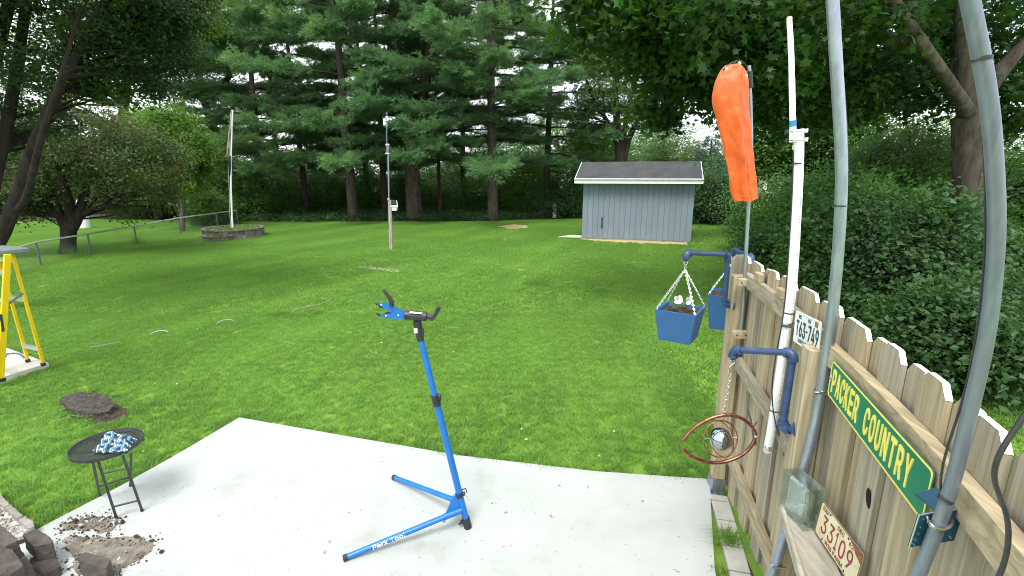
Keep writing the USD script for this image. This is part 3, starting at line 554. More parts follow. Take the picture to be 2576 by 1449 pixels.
# --- windsock
ws = Thing('windsock', 'limp orange nylon windsock hanging from a thin pole at the fence end', 'windsock', (1.5, 3.15, 1.2))
path = [(1884, 165), (1887, 240), (1889.5, 330), (1889, 400), (1884, 500), (1878, 610), (1872, 730), (1864, 830), (1861, 850)]
WP = np.array([D(px, py, 3.20) for px, py in path]); MB().tube(spline(WP, 30), .0115, 12).build('pole', M['galv'], ws, smooth=40)
c = D(1886, 195, 3.2); mb = MB(); mb.tube([D(1885, 180, 3.2), D(1887, 222, 3.2)], .018, 14); mb.build('swivel', M['black'], ws)
top = D(1857, 172, 3.13)
ringp = [D(1884, 185, 3.2), D(1874, 160, 3.10), D(1858, 152, 3.06), D(1840, 158, 3.05), D(1822, 172, 3.06), D(1838, 166, 3.14), D(1858, 155, 3.2), D(1878, 166, 3.22), D(1885, 185, 3.2)]
MB().tube(spline(ringp, 40), .003, 6).build('hoop', M['black'], ws)
levels = [(1826, 1881, 172, 1.0), (1812, 1880, 185, 1.0), (1800, 1880, 205, 1.0), (1793.5, 1881, 250, 1.0), (1800, 1885, 290, 1.0), (1813, 1891, 347, .9), (1823, 1895, 395, .85), (1831, 1899, 430, .8), (1836, 1902, 462, .75), (1850, 1907, 504, .72)]
yc = 3.10; nS = 36; rings = []
for li, (xl, xr, py, dep) in enumerate(levels):
    cc, hw = D((xl + xr) / 2, py, yc), (D(xr, py, yc) - D(xl, py, yc))[0] / 2
    rr = []
    for k in range(nS):
        th = 2 * math.pi * k / nS; fold = 1 + .24 * (1.2 - 2 * abs(math.sin(2.5 * th + li * .13))) * (0.6 if li < 3 else 1) + .06 * math.sin(9 * th + 1 + li * .5)
        dz = -.014 * (k - nS / 2) / nS * 0
        slope = (8 if li == len(levels) - 1 else 14 if li < 2 else 0)
        rr.append([cc[0] + hw * math.cos(th) * (1 if abs(math.cos(th)) > .9 else min(1, .98 * fold)), cc[1] + hw * .62 * dep * math.sin(th) * fold, cc[2] + (-slope * math.cos(th) * (1 if li == len(levels) - 1 else -1) * -.5 / 400 if True else 0) + .006 * math.sin(3 * th + li)])
    rings.append(rr)
R = np.array(rings)
from scipy.interpolate import CubicSpline
tt = np.arange(len(levels)); fine = np.linspace(0, len(levels) - 1, 46); R2 = CubicSpline(tt, R.reshape(len(levels), -1))(fine).reshape(-1, nS, 3)
cr = (meshkit.fbm(R2 * [16, 16, 7], 3) - .5); R2[:, :, 1] += cr * .06; 
i, j = np.meshgrid(np.arange(45), np.arange(nS), indexing='ij')
f = np.stack([i * nS + j, i * nS + (j + 1) % nS, (i + 1) * nS + (j + 1) % nS, (i + 1) * nS + j], -1).reshape(-1, 4)
MB().add(R2.reshape(-1, 3), f).build('sleeve', M['orange'], ws, smooth=60)
sm = MB(); sm.tube(R2[:, 29] + [0, -.0015, 0], .0022, 5); sm.build('seam', M['orange'], ws)
hm = MB(); hm.tube(np.vstack([R2[-2], R2[-2][:1]]), .003, 5, cap=False); hm.build('hem', M['orange'], ws)
cap_ = R2[0]; apex = cap_.mean(0) + [.02, 0, .03]; MB().add(np.vstack([cap_, apex]), np.array([[k, (k + 1) % nS, nS] for k in range(nS)])).build('throat', M['orange'], ws, smooth=60)
for px, py in ((1827, 172), (1861, 159), (1878, 190)):
    c = D(px, py, 3.03); MB().torus(c, .006, .0025, (0, 1, 0), 12, 6).build('grommet', M['chrome'], ws)
for k_, (px, py) in enumerate(((1873, 710), (1861, 841))):
    w = Thing('pole_clamp_block', ('upper' if k_ == 0 else 'lower') + ' small wooden clamp block holding the windsock pole on the end post', 'clamp', tuple(D(px, py, 3.18)), group='wooden clamp blocks on the end post')
    c = D(px, py, 3.175); MB().box(c, (.092, .05, .05), bevel=.003).build('block', M['railwood2'], w)
    for s in (-1, 1): MB().tube([c + [s * .03, -.0255, 0], c + [s * .03, -.022, 0]], .0055, 10).build('screw', M['hole'], w)

# --- blue pipe brackets
def elbow(mb, p, a, b, r=.0215):
    a, b = a / np.linalg.norm(a), b / np.linalg.norm(b)
    mb.tube(spline([p + a * .036, p + a * .012 + b * .002, p + a * .002 + b * .012, p + b * .036], 9), r, 12)
    for d_ in (a, b): mb.tube([p + d_ * .026, p + d_ * .040], r * 1.16, 12)
def pipe_bracket(label, flange, corner1, corner2, tip, hookz):
    t = Thing('pipe_bracket', label, 'bracket', tuple(flange), group='blue pipe brackets on the fence')
    fl, c1, c2, tp_ = map(np.asarray, (flange, corner1, corner2, tip)); r = .0165
    n = (c1 - fl) / np.linalg.norm(c1 - fl)
    MB().tube([fl, fl + n * .008, fl + n * .009, fl + n * .024], [.042, .042, .024, .022], 20).build('flange', M['pipeblue'], t, smooth=30)
    MB().tube([fl + n * .02, c1], r, 12).build('stub', M['pipeblue'], t, smooth=40)
    MB().tube([c1, c2], r, 12).build('upright', M['pipeblue'], t, smooth=40)
    MB().tube([c2, tp_], r, 12).build('arm', M['pipeblue'], t, smooth=40)
    for (a, p, b) in ((fl, c1, c2), (c1, c2, tp_)):
        mb = MB(); elbow(mb, p, a - p, b - p); mb.build('elbow', M['pipeblue'], t, smooth=40)
    mb = MB(); elbow(mb, tp_, c2 - tp_, np.array([0, 0, -1.0])); mb.build('elbow', M['pipeblue'], t, smooth=40)
    MB().tube([tp_ - [0, 0, .036], tp_ - [0, 0, .055]], [.017, .010], 12).build('plug', M['pipeblue'], t)
    mb = MB(); mb.torus(tp_ - [0, 0, .066], .011, .0026, (.3, 1, 0), 14, 6); mb.build('eye_hook', M['chrome'], t)
    return tp_ - [0, 0, .077]
# near bracket with the eye ornament
hook1 = pipe_bracket('blue pipe bracket on the near fence post that carries the copper eye', D(2010, 1081, 2.06), D(1968, 1078, 2.13), D(1996, 888, 2.13), D(1846, 880, 2.34), 0)
eye = Thing('eye_ornament', 'copper eye-shaped wind ornament with mirrored ball hanging from a chain', 'ornament', tuple(D(1815, 1105, 2.36)))
yE = 2.36
ch = MB(); e0 = D(1821, 1030, yE); link = hook1 + [0, 0, -.03]
ch.tube(spline([hook1, hook1 + [-.012, 0, -.02], hook1 + [-.010, 0, -.05], hook1 + [.004, 0, -.056]], 12), .003, 6); chain(ch, hook1 + [0, 0, -.055], e0, .024, .0022); ch.torus(e0 - [0, 0, .006], .008, .0022, (0, 1, 0), 12, 5)
ch.build('chain', M['chrome'], eye)
up = spline([D(px, py, yE) for px, py in [(1719, 1107), (1745, 1078), (1780, 1056), (1815, 1045), (1845, 1045), (1875, 1058), (1893, 1076), (1902, 1096)]], 30)
lo = spline([D(px, py, yE) for px, py in [(1719, 1128), (1732, 1143), (1755, 1155), (1785, 1163), (1815, 1163), (1845, 1155), (1875, 1138), (1892, 1118), (1901, 1098)]], 30)
MB().tube(up, .0095, 12).build('upper_lid', M['copper'], eye, smooth=40); MB().tube(lo, .0095, 12).build('lower_lid', M['copper'], eye, smooth=40)
bc = D(1813, 1104, yE); MB().ball(bc, .061, 4).build('gazing_ball', M['gaze'], eye, smooth=True)
mb = MB(); th = np.linspace(0, 2 * math.pi, 41); mb.tube(bc + np.array([-.002, 0, .0]) + np.stack([np.cos(th) * .092, np.sin(th) * .02, np.sin(th) * .098], 1), .0035, 6, cap=False)
mb.tube(bc + np.stack([np.cos(th) * .03, np.cos(th) * -.085, np.sin(th) * .098], 1), .0035, 6, cap=False); mb.build('iris_ring', M['copper'], eye, smooth=40)
MB().tube([bc + [-.088, 0, 0], bc + [.09, 0, .008]], .004, 8).build('axle', M['chrome'], eye)
MB().ball(D(1902, 1097, yE), .012, 2).build('weld', M['chrome'], eye, smooth=True)
# far bracket and planters
hook2 = pipe_bracket('blue pipe bracket on the far end post that carries the front planter', D(1842, 768, 3.30), D(1823, 766, 3.30), D(1831, 640, 3.30), D(1727, 636, 3.06), 0)
c3 = D(1852, 650, 3.75); 
hook3 = pipe_bracket('blue pipe bracket mostly hidden behind the far end post', np.array([1.74, 3.44, 1.60]), np.array([1.75, 3.54, 1.60]), np.array([1.775, 3.54, 1.80]), np.array([1.79, 3.88, 1.80]), 0)
def planter(label, c, ztop, ang, hook, w=.25, hgt=.20):
    t = Thing('hanging_planter', label, 'planter', (c[0], c[1], ztop - hgt), group='blue hanging planters')
    ca, sa = math.cos(ang), math.sin(ang); Rz = np.array([[ca, -sa, 0], [sa, ca, 0], [0, 0, 1]])
    def sq(s, z): return (np.array([[-s, -s, 0], [s, -s, 0], [s, s, 0], [-s, s, 0]]) @ Rz.T) + [c[0], c[1], z]
    o1, o2, i1, i2 = sq(w / 2 * .78, ztop - hgt), sq(w / 2, ztop), sq(w / 2 - .014, ztop), sq(w / 2 - .025, ztop - .05)
    v = np.vstack([o1, o2, i1, i2]); f = []
    for a_ in range(3):
        for b_ in range(4): n_ = (b_ + 1) % 4; f.append([a_ * 4 + b_, a_ * 4 + n_, a_ * 4 + 4 + n_, a_ * 4 + 4 + b_])
    f.append([3, 2, 1, 0]); MB().add(v, np.array(f)).build('pot', M['potblue'], t)
    n = 14; gx, gy = np.meshgrid(np.linspace(-1, 1, n), np.linspace(-1, 1, n), indexing='ij'); s = w / 2 - .0165
    vv = np.stack([gx * s, gy * s, np.zeros_like(gx)], -1).reshape(-1, 3) @ Rz.T + [c[0], c[1], ztop - .022]; vv[:, 2] += (meshkit.fbm(vv * 30, 3) - .5) * .03
    i, j = np.meshgrid(np.arange(n - 1), np.arange(n - 1), indexing='ij')
    MB().add(vv, np.stack([i * n + j, (i + 1) * n + j, (i + 1) * n + j + 1, i * n + j + 1], -1).reshape(-1, 4)).build('soil', M['soil'], t)
    mb = MB(); top_ = hook - [0, 0, .03]; chain(mb, hook, top_, .022, .0022)
    for k in range(4): chain(mb, top_, sq(w / 2 - .006, ztop + .004)[k], .019, .0019)
    mb.build('chain', M['chrome'], t)
    for k in range(4): MB().tube([sq(w / 2 - .006, ztop)[k], sq(w / 2 - .006, ztop + .014)[k]], .004, 6).build('eyelet', M['chrome'], t)
    return t
pc = D(1712, 775, 2.98); planter('square blue planter hanging in front with a white petunia in it', (pc[0], pc[1]), D(1712, 784, 2.9)[2], math.radians(-34), hook2)
def flower_plant(label, c, z, seed, blooms):
    t = Thing('petunia', label, 'flower', (c[0], c[1], z), 'plants in the hanging planters'); r = np.random.default_rng(seed)
    lf = MB()
    for k in range(26):
        a, rad = r.uniform(0, 6.28), r.uniform(.01, .07); p = np.array([c[0] + math.cos(a) * rad, c[1] + math.sin(a) * rad, z + r.uniform(.0, .05)])
        d = np.array([math.cos(a), math.sin(a), r.uniform(-.2, .8)]); d /= np.linalg.norm(d); s = np.cross(d, [0, 0, 1]); s /= np.linalg.norm(s); L = r.uniform(.025, .045)
        lf.add([p, p + d * L * .5 + s * L * .28 + [0, 0, .004], p + d * L, p + d * L * .5 - s * L * .28 + [0, 0, .004]], [[0, 1, 2], [0, 2, 3]])
    lf.build('leaves', M['L_flower'], t)
    for (dx, dz, fx) in blooms:
        p = np.array([c[0] + dx, c[1] - .03, z + dz]); MB().tube([p + [0, .03, -.05], p + [0, .012, 0]], .0025, 5).build('stem', M['L_flower'], t)
        v = [p + [0, .016, 0]]; n = 30
        for k in range(n):
            a = 2 * math.pi * k / n; rad = .030 * (.82 + .18 * abs(math.cos(2.5 * a))); v.append(p + [math.cos(a) * rad * fx, -.006 + .008 * math.cos(5 * a), math.sin(a) * rad])
        MB().add(v, [[0, k + 1, (k + 1) % n + 1] for k in range(n)]).build('bloom', M['petal'], t, smooth=True)
zt = D(1712, 784, 2.9)[2]
flower_plant('white petunia blooming in the front blue planter', (pc[0], pc[1]), zt - .02, 3, ((-.03, .085, 1.0), (.035, .078, .6)))
p2c = np.array([1.79, 3.88]); planter('square blue planter half hidden behind the fence end post', p2c, 1.44, math.radians(-28), hook3, w=.30, hgt=.29)
flower_plant('small leafy plant in the planter behind the end post', (p2c[0] + .03, p2c[1]), 1.49, 5, ())

# ================================================================== BIKE STAND
st = Thing('bike_repair_stand', 'blue folding bicycle repair stand with black clamp head on the patio', 'repair stand', (-.31, 2.9, PZ))
F0 = G(1176, 1322, PZ + .015); yS = F0[1]
def S(px, py, dy=0.0): return D(px, py, yS + dy)
T1 = S(1056, 846, .03); mast = lambda t: F0 + (T1 - F0) * t
def mt(py): return mast((py - 1322) / (846 - 1322))
MB().tube([mt(1318), mt(1000)], .0222, 18).build('lower_mast', M['standblue'], st, smooth=40)
MB().tube([mt(1005), mt(846)], .0194, 18).build('upper_mast', M['standblue'], st, smooth=40)
MB().tube([mt(1327), mt(1300)], .027, 18).build('rubber_foot', M['rubber'], st, smooth=40)
mb = MB(); mb.tube([mt(1010), mt(984)], .0265, 16); c = mt(993); mb.box(c + [.027, 0, .006], (.02, .028, .04), bevel=.004); mb.tube([c + [.03, -.025, .01], c + [.03, .03, .01]], .006, 8); mb.build('collar', M['black'], st)
mb = MB(); mb.tube([mt(1243), mt(1232)], .0255, 16); c = mt(1236); mb.box(c + [.03, 0, .0], (.018, .024, .022), bevel=.004); mb.tube([c + [.0, .03, .008], c + [.04, .03, .018], c + [.05, .0, .012]], .004, 8); mb.build('quick_release', M['black'], st)
EA, EB = G(866, 1404, PZ + .019), G(991, 1201, PZ + .019)
JA, JB = mt(1277) + [-.012, -.010, 0], mt(1262) + [-.012, .012, 0]
kA = JA + (EA - JA) * .16; kB = JB + (EB - JB) * .12
MB().tube([JA, kA], .0215, 16).build('leg_socket', M['standblue'], st, smooth=40); MB().tube([JB, kB], .0215, 16).build('leg_socket', M['standblue'], st, smooth=40)
MB().tube([kA, EA], .0185, 16).build('leg', M['standblue'], st, smooth=40); MB().tube([kB, EB], .0178, 16).build('leg', M['standblue'], st, smooth=40)
for J, E in ((JA, EA), (JB, EB)):
    d = (E - J) / np.linalg.norm(E - J); MB().tube([E - d * .022, E + d * .006], .0205, 16).build('end_cap', M['rubber'], st, smooth=40)
gus = MB(); a, b, c = mt(1222), kA * .55 + kB * .45, mt(1285)
v = np.array([a, kB, kA, c]); n_ = np.array([.3, -.1, .95]); n_ /= np.linalg.norm(n_)
v2 = np.vstack([v + n_ * .003, v - n_ * .003]); gus.add(v2, np.array([[0, 1, 2], [0, 2, 3], [4, 6, 5], [4, 7, 6], [0, 4, 5], [0, 5, 1], [1, 5, 6], [1, 6, 2], [2, 6, 7], [2, 7, 3], [3, 7, 4], [3, 4, 0]])); gus.build('gusset', M['standblue'], st)
mb = MB(); c = kA + [0.0, -.008, -.02]; mb.box(c, (.022, .02, .018), bevel=.003); mb.build('leg_clip', M['standblue'], st)
MB().tube([c + [-.004, -.014, .004], c + [-.004, -.009, .004]], .005, 10).build('bolt', M['chrome'], st)
for dz, dx in ((.0, -.045), (.028, -.03)):
    c = mt(1312) + [dx, -.01, dz]; mb = MB()
    for k in range(5):
        a = 2 * math.pi * k / 5; mb.tube([c, c + [math.cos(a) * .006, math.sin(a) * .024, math.cos(a + 1) * .024]], [.007, .0055], 8)
    mb.tube([c, c + [.03, 0, 0]], .007, 8); mb.build('knob', M['black'], st)
# lettering along the near leg
d = (EA - kA); Ld = np.linalg.norm(d); d /= Ld; n = np.cross([d[1], -d[0], 0], d); n = np.array([0, 0, 1]) - d * d[2]; n /= np.linalg.norm(n); s = np.cross(n, d)      # text runs from the end towards the joint
m = meshkit.text_mesh('Park Tool', .022, .0012, bold=True); p = m.vertices.copy(); b = m.bounds; ln = .21
p[:, 0] = (p[:, 0] - b[0, 0]) * ln / (b[1, 0] - b[0, 0]); p[:, 1] = (p[:, 1] - (b[0, 1] + b[1, 1]) / 2) * .026 / (b[1, 1] - b[0, 1])
start = EA - d * .175; side = s if s[1] < 0 else -s; upv = -side
th = p[:, 1] / .0189 + .28; rr = .0196 + p[:, 2]
upv = np.array([0, 0, 1.0]); upv -= d * (upv @ d); upv /= np.linalg.norm(upv); fr = np.cross(upv, d); fr = fr if fr[1] < 0 else -fr
vv = start - d * p[:, :1] + (np.cos(th - .0)[:, None] * 0 + np.sin(th)[:, None] * upv + np.cos(th)[:, None] * fr) * rr[:, None]
MB().add(vv, m.faces).build('lettering', M['petal'], st)
# head
mb = MB(); sk = spline([mt(856), mt(846), S(1052, 826, .03), S(1049, 808, .03)], 10); mb.tube(sk, [.0225] * 4 + [.024] * 3 + [.026] * 3, 14); mb.box(mt(838) + [.022, 0, .0], (.016, .03, .06), bevel=.004); mb.build('head_socket', M['black'], st, smooth=40)
c = mt(834) + [-.012, -.026, .01]; MB().box(c, (.022, .003, .03), bevel=.001).build('badge', M['pvc'], st)
ax0, ax1 = S(1018, 793, .03), S(1074, 796, .03)
MB().tube([ax0, ax0 + (ax1 - ax0) * .04, ax1 - (ax1 - ax0) * .04, ax1], [.027, .0305, .0295, .026], 20).build('barrel', M['black'], st, smooth=40)
MB().tube([ax1, S(1088, 799, .03)], .0165, 14).build('spindle', M['black'], st, smooth=40)
mb = MB(); hp = spline([S(1084, 803, .0), S(1091, 797, -.01), S(1097, 787, -.01), S(1104, 774, -.01)], 12); mb.tube(hp, np.linspace(.011, .0135, 12), 10); mb.ball(hp[-1], .0118, 2); mb.tube([S(1086, 800, .03), S(1086, 802, -.008)], .013, 10); mb.build('crank_handle', M['black'], st, smooth=40)
c = S(1046, 783, .0); MB().beam(S(1031, 785, .012), S(1062, 788, .012), .03, .003).build('white_label', M['petal'], st)
def jaw(pts, w): 
    mb = MB(); p = np.array(pts)
    pr = [(a_, b_) for a_, b_ in pts]; v = np.array([S(px, py, .03 + o) for o in (-w, w) for px, py in pr]); k = len(pr)
    f = [[0, i, i + 1] for i in range(1, k - 1)] + [[k, k + i + 1, k + i] for i in range(1, k - 1)]
    for i in range(k): j_ = (i + 1) % k; f += [[i, i + k, j_ + k], [i, j_ + k, j_]]
    return mb.add(v, f)
jaw([(1018, 782), (968, 760), (955, 762), (952, 766), (965, 774), (990, 790), (1018, 797)], .016).build('upper_jaw', M['standblue'], st)
jaw([(1018, 797), (990, 789), (978, 789), (958, 792), (957, 797), (985, 801), (1018, 805)], .015).build('lower_jaw', M['standblue'], st)
mb = MB(); mb.tube(spline([S(964, 770, .03), S(956, 771, .03), S(952, 765, .03), S(947, 766, .03)], 10), .006, 8); mb.build('jaw_pad', M['rubber'], st)
mb = MB(); mb.tube(spline([S(985, 792, .03), S(968, 790, .03), S(957, 794, .03), S(951, 791, .03), S(947, 788, .03)], 10), .007, 8); mb.build('jaw_pad', M['rubber'], st)
mb = MB(); lev = spline([S(985, 768, .01), S(984, 758, .005), S(976, 744, .0), S(965, 730, -.005)], 14); mb.tube(lev, np.linspace(.016, .009, 14), 10); mb.tube([S(988, 760, .0), S(988, 760, .05)], .011, 12); mb.build('clamp_lever', M['black'], st, smooth=40)
for px, py in ((1002, 793), (959, 767), (971, 794)):
    MB().tube([S(px, py, .012), S(px, py, .016)], .005, 10).build('rivet', M['chrome'], st)

# ================================================================== SIDE TABLE AND CLOTH
tb = Thing('side_table', 'round black wire-mesh folding table standing half on the patio edge', 'table', (-2.9, 3.15, 0))
tz = .535; tc = G(268.5, 1116, tz); R = .205
MB().lathe([(R - .004, tz - .026), (R + .006, tz - .022), (R + .009, tz - .004), (R + .007, tz + .006), (R, tz + .006), (R - .006, tz - .010), (R - .012, tz - .012)], (tc[0], tc[1], 0), sides=48).build('rim', M['brownmesh'], tb, smooth=50)
mb = MB()
for k in np.arange(-R + .004, R, .0105):
    L = math.sqrt(max(0, R * R - k * k)) - .004
    for a in (math.pi / 4, -math.pi / 4):
        ca, sa = math.cos(a), math.sin(a); p0 = np.array([tc[0] + ca * k - sa * L, tc[1] + sa * k + ca * L, tz - .012]); p1 = np.array([tc[0] + ca * k + sa * L, tc[1] + sa * k - ca * L, tz - .012])
        mb.beam(p0, p1, .0034, .002)
mb.build('mesh_top', M['brownmesh'], tb)
mb = MB(); mb.beam(tc + [-R, .08, -.02], tc + [R, .08, -.02], .018, .006); mb.beam(tc + [-R, -.08, -.02], tc + [R, -.08, -.02], .018, .006); mb.build('brace', M['brownmesh'], tb)
fa1, fa2, fb1, fb2 = G(293, 1303, PZ), G(358, 1286, PZ), G(252, 1250, .01), G(328, 1222, PZ)
ua1, ua2, ub1, ub2 = G(241, 1160, tz - .02), G(309, 1146, tz - .02), G(236, 1157, tz - .02), G(330, 1138, tz - .02)
ua1, ub1 = G(246, 1158, tz - .02), G(233, 1157, tz - .02)
for a_, b_ in ((fa1, ua1), (fa2, ua2), (fb1, ub1), (fb2, ub2)):
    lg = MB().tube([a_ + (b_ - a_) * .03, b_], .0082, 10).build('leg', M['brownmesh'], tb, smooth=40); MB().tube([a_, a_ + (b_ - a_) * .04], .010, 10).build('foot', M['rubber'], lg)
for (a_, b_, c_, d_, t) in ((fa1, ua1, fa2, ua2, .2), (fb1, ub1, fb2, ub2, .3), (fa1, ua1, fa2, ua2, .78)):
    MB().tube([a_ + (b_ - a_) * t, c_ + (d_ - c_) * t], .0070, 10).build('crossbar', M['brownmesh'], tb, smooth=40)
# cloth: a crumpled sheet
cl = Thing('plaid_cloth', 'crumpled blue and white plaid cloth lying on the mesh table', 'cloth', tuple(tc + [.06, .03, 0]))
n = 60; gu, gv = np.meshgrid(np.linspace(0, 1, n), np.linspace(0, 1, n), indexing='ij')
a0, a1, a2, a3 = G(234, 1141, tz), G(318, 1140, tz), G(350, 1102, tz), G(272, 1088, tz)
base = (1 - gu)[..., None] * (1 - gv)[..., None] * a0 + gu[..., None] * (1 - gv)[..., None] * a1 + gu[..., None] * gv[..., None] * a2 + (1 - gu)[..., None] * gv[..., None] * a3
q3 = np.stack([gu * 1.7 + gv * .8, gv * 4.2 - gu * 1.2, np.zeros_like(gu) + 2.2], -1); hgt = np.abs(meshkit.fbm(q3, 3) - .5) * .12 + .014 * np.sin(gu * 9 + gv * 14) ** 2
env = np.clip(np.minimum(np.minimum(gu, 1 - gu), np.minimum(gv, 1 - gv)) * 7, 0, 1)
base = base + np.stack([(meshkit.fbm(q3 + 5, 3) - .5) * .07, (meshkit.fbm(q3 + 9, 3) - .5) * .07, .003 + hgt * (.25 + .75 * env) + .014 * env * np.exp(-((gu - .45) ** 2 + (gv - .75) ** 2) * 9)], -1)
i, j = np.meshgrid(np.arange(n - 1), np.arange(n - 1), indexing='ij')
MB().add(base.reshape(-1, 3), np.stack([i * n + j, (i + 1) * n + j, (i + 1) * n + j + 1, i * n + j + 1], -1).reshape(-1, 4)).build('fabric', M['plaid'], cl, smooth=True, uv=np.stack([gu, gv], -1).reshape(-1, 2))
lv = Thing('dead_leaf', 'curled brown dead leaf on the mesh table beside the cloth', 'leaf', tuple(G(232, 1146, tz)))
mb = MB(); r = np.random.default_rng(2)
for k in range(5):
    p = G(232, 1143, tz - .008) + r.normal(0, .008, 3) * [1, 1, .2]; a = r.uniform(0, 6); d = np.array([math.cos(a), math.sin(a), .4]) * .02; s = np.array([-math.sin(a), math.cos(a), .3]) * .009
    mb.add([p, p + d * .5 + s, p + d, p + d * .5 - s + [0, 0, .006]], [[0, 1, 2], [0, 2, 3]])
mb.build('blade', surf('dead_brown', (0.16, 0.075, 0.03), rough=.8), lv)

# ================================================================== LADDER
ld = Thing('step_ladder', 'yellow fibreglass step ladder with grey top standing on the concrete slab', 'ladder', (-6.2, 5.55, .07))
f1 = G(3, 960, .07); r1, r2 = G(110, 920, .07), G(71, 911, .07)
wv = (r2 - r1) / np.linalg.norm(r2 - r1); f2 = f1 + wv * .52
top_z = 1.56; cx_ = (f1 + f2 + r1 + r2) / 4
tF1 = D(19, 640, f1[1] + .12); tF2 = tF1 + wv * .40; tR1 = D(30, 634, r1[1] - .17); tR2 = tR1 + wv * .30
def rail_(a, b, w, dpt, name='front_rail'): 
    p = MB().beam(a + [0, 0, .03], b, w, dpt, up=wv, bevel=.004).build(name, M['yellow'], ld); MB().beam(a, a + (b - a) * .03, w + .014, dpt + .014, up=wv, bevel=.006).build('foot', M['rubber'], p); return p
rail_(f1, tF1, .060, .028); rail_(f2, tF2, .060, .028); rail_(r1, tR1, .032, .024, 'rear_rail'); rail_(r2, tR2, .032, .024, 'rear_rail')
tcn = (tF1 + tF2 + tR1 + tR2) / 4
fw = (tR1 - tF1); fw[2] = 0; fwl = np.linalg.norm(fw); fw /= fwl
tcap = MB(); tcap.beam(tcn + [0, 0, .02] - wv * .25, tcn + [0, 0, .02] + wv * .27, fwl + .06, .055, bevel=.01); tcap.build('top_cap', M['ladder_grey'], ld)
for t in (.2, .42, .64, .86):
    a, b = f1 + (tF1 - f1) * t, f2 + (tF2 - f2) * t; MB().beam(a, b, .08, .025).build('step', M['alu'], ld)
for t in (.16, .60, .93):
    a, b = r1 + (tR1 - r1) * t, r2 + (tR2 - r2) * t; MB().beam(a, b, .028, .05).build('rear_bar', M['alu'], ld)
for s, (fa, ta, rb, tb_) in enumerate(((f1, tF1, r1, tR1), (f2, tF2, r2, tR2))):
    MB().beam(fa + (ta - fa) * .60, rb + (tb_ - rb) * .66, .006, .028).build('spreader', M['ladder_grey'], ld)
c = f1 + (tF1 - f1) * .48; MB().beam(c + [.0, -.042, -.1] - wv * .018, c + [.005, -.030, .1] - wv * .018, .002, .03, up=(0, 1, 0)).build('warning_label', M['plate_dark'], ld)
hs = Thing('garden_hose', 'dark cable lying across the concrete slab under the ladder', 'cable', tuple(G(40, 890, .07)))
MB().tube(spline([G(-40, 896, .08), G(5, 893, .08), G(30, 889, .08), G(50, 891, .08), G(62, 900, .08)], 24), .012, 8).build('cable', M['slate'], hs, smooth=60)

# ================================================================== STONES BOTTOM LEFT
def roughen(m, amp, sc, seed=0):
    for _ in range(2): m = m.subdivide()
    v = m.vertices; n = m.vertex_normals; m.vertices = v + n * ((meshkit.fbm(v * sc + seed * 11.1, 4) - .5) * 2 * amp)[:, None]; return m
def block(px_pts, ztop, h, name, mat, parent=None, thing=None, seed=0, amp=.006, split=.0):
    poly = Polygon([G(px, py, ztop)[:2] for px, py in px_pts]).buffer(0)
    poly = poly.buffer(-.012).buffer(.012, 2)
    m = trimesh.creation.extrude_polygon(poly.simplify(.003), h, engine='earcut'); m.apply_translation([0, 0, ztop - h])
    # soften: shrink the top ring a little
    top_ = m.vertices[:, 2] > ztop - 1e-6; cxy = np.array(poly.centroid.coords[0]); v = m.vertices.copy(); v[top_, :2] = cxy + (v[top_, :2] - cxy) * .955; v[top_, 2] -= 0; m = trimesh.Trimesh(v, m.faces)
    m = roughen(m.subdivide(), amp, 22, seed); b = MB().add(m.vertices, m.faces)
    return b.build(name, mat, parent)
def c3(x, y): return (x * .15742, 1220.9 + y * .15742)
def c4(x, y): return (x * .1666, 1207.4 + y * .1666)
wall = Thing('block_wall', 'dry-laid dark concrete block garden wall at the lower left corner', 'garden wall', (-3.0, 2.6, 0))
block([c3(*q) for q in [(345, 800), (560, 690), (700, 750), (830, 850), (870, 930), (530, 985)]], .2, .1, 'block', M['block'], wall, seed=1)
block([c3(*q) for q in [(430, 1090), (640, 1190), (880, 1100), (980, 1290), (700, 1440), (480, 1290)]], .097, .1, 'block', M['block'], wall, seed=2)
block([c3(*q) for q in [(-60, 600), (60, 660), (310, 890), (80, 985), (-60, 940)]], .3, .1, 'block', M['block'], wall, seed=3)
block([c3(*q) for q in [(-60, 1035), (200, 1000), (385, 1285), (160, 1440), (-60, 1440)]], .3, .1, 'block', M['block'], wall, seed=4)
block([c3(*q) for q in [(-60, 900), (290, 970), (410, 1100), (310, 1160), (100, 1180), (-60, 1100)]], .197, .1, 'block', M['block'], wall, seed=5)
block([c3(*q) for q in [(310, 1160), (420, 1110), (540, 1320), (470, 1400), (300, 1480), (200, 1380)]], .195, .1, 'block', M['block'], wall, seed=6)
edg = Thing('edging_row', 'row of grey concrete edging blocks between lawn and pebble bed', 'edging', (-3.5, 3.0, 0))
eb = [[(-150, 10), (-30, 60), (-60, 250), (-220, 160)], [(-70, 100), (15, 150), (160, 310), (60, 350), (-60, 245)], [(60, 355), (165, 305), (385, 500), (250, 530)], [(290, 540), (390, 500), (520, 560), (560, 660), (440, 700)]]
for k, q in enumerate(eb): block([c3(*p) for p in q], .10, .12, 'edging_block', M['greyblock'], edg, seed=10 + k, amp=.003)
lb = Thing('loose_block', 'single loose concrete block lying in dirt on the patio corner', 'block', tuple(G(245, 1400, PZ)))
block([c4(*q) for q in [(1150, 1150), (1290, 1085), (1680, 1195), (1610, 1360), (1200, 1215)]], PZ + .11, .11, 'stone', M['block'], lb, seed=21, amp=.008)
pm = MB(); r = np.random.default_rng(11)
bed = Polygon([G(*c3(*q), .06)[:2] for q in [(-80, 240), (60, 350), (290, 540), (430, 690), (330, 860), (0, 640), (-80, 560)]]).buffer(.02)
bx0, by0, bx1, by1 = bed.bounds; pebs = 0
base_ps = [trimesh.creation.icosphere(1, 1.0) for _ in range(1)][0]
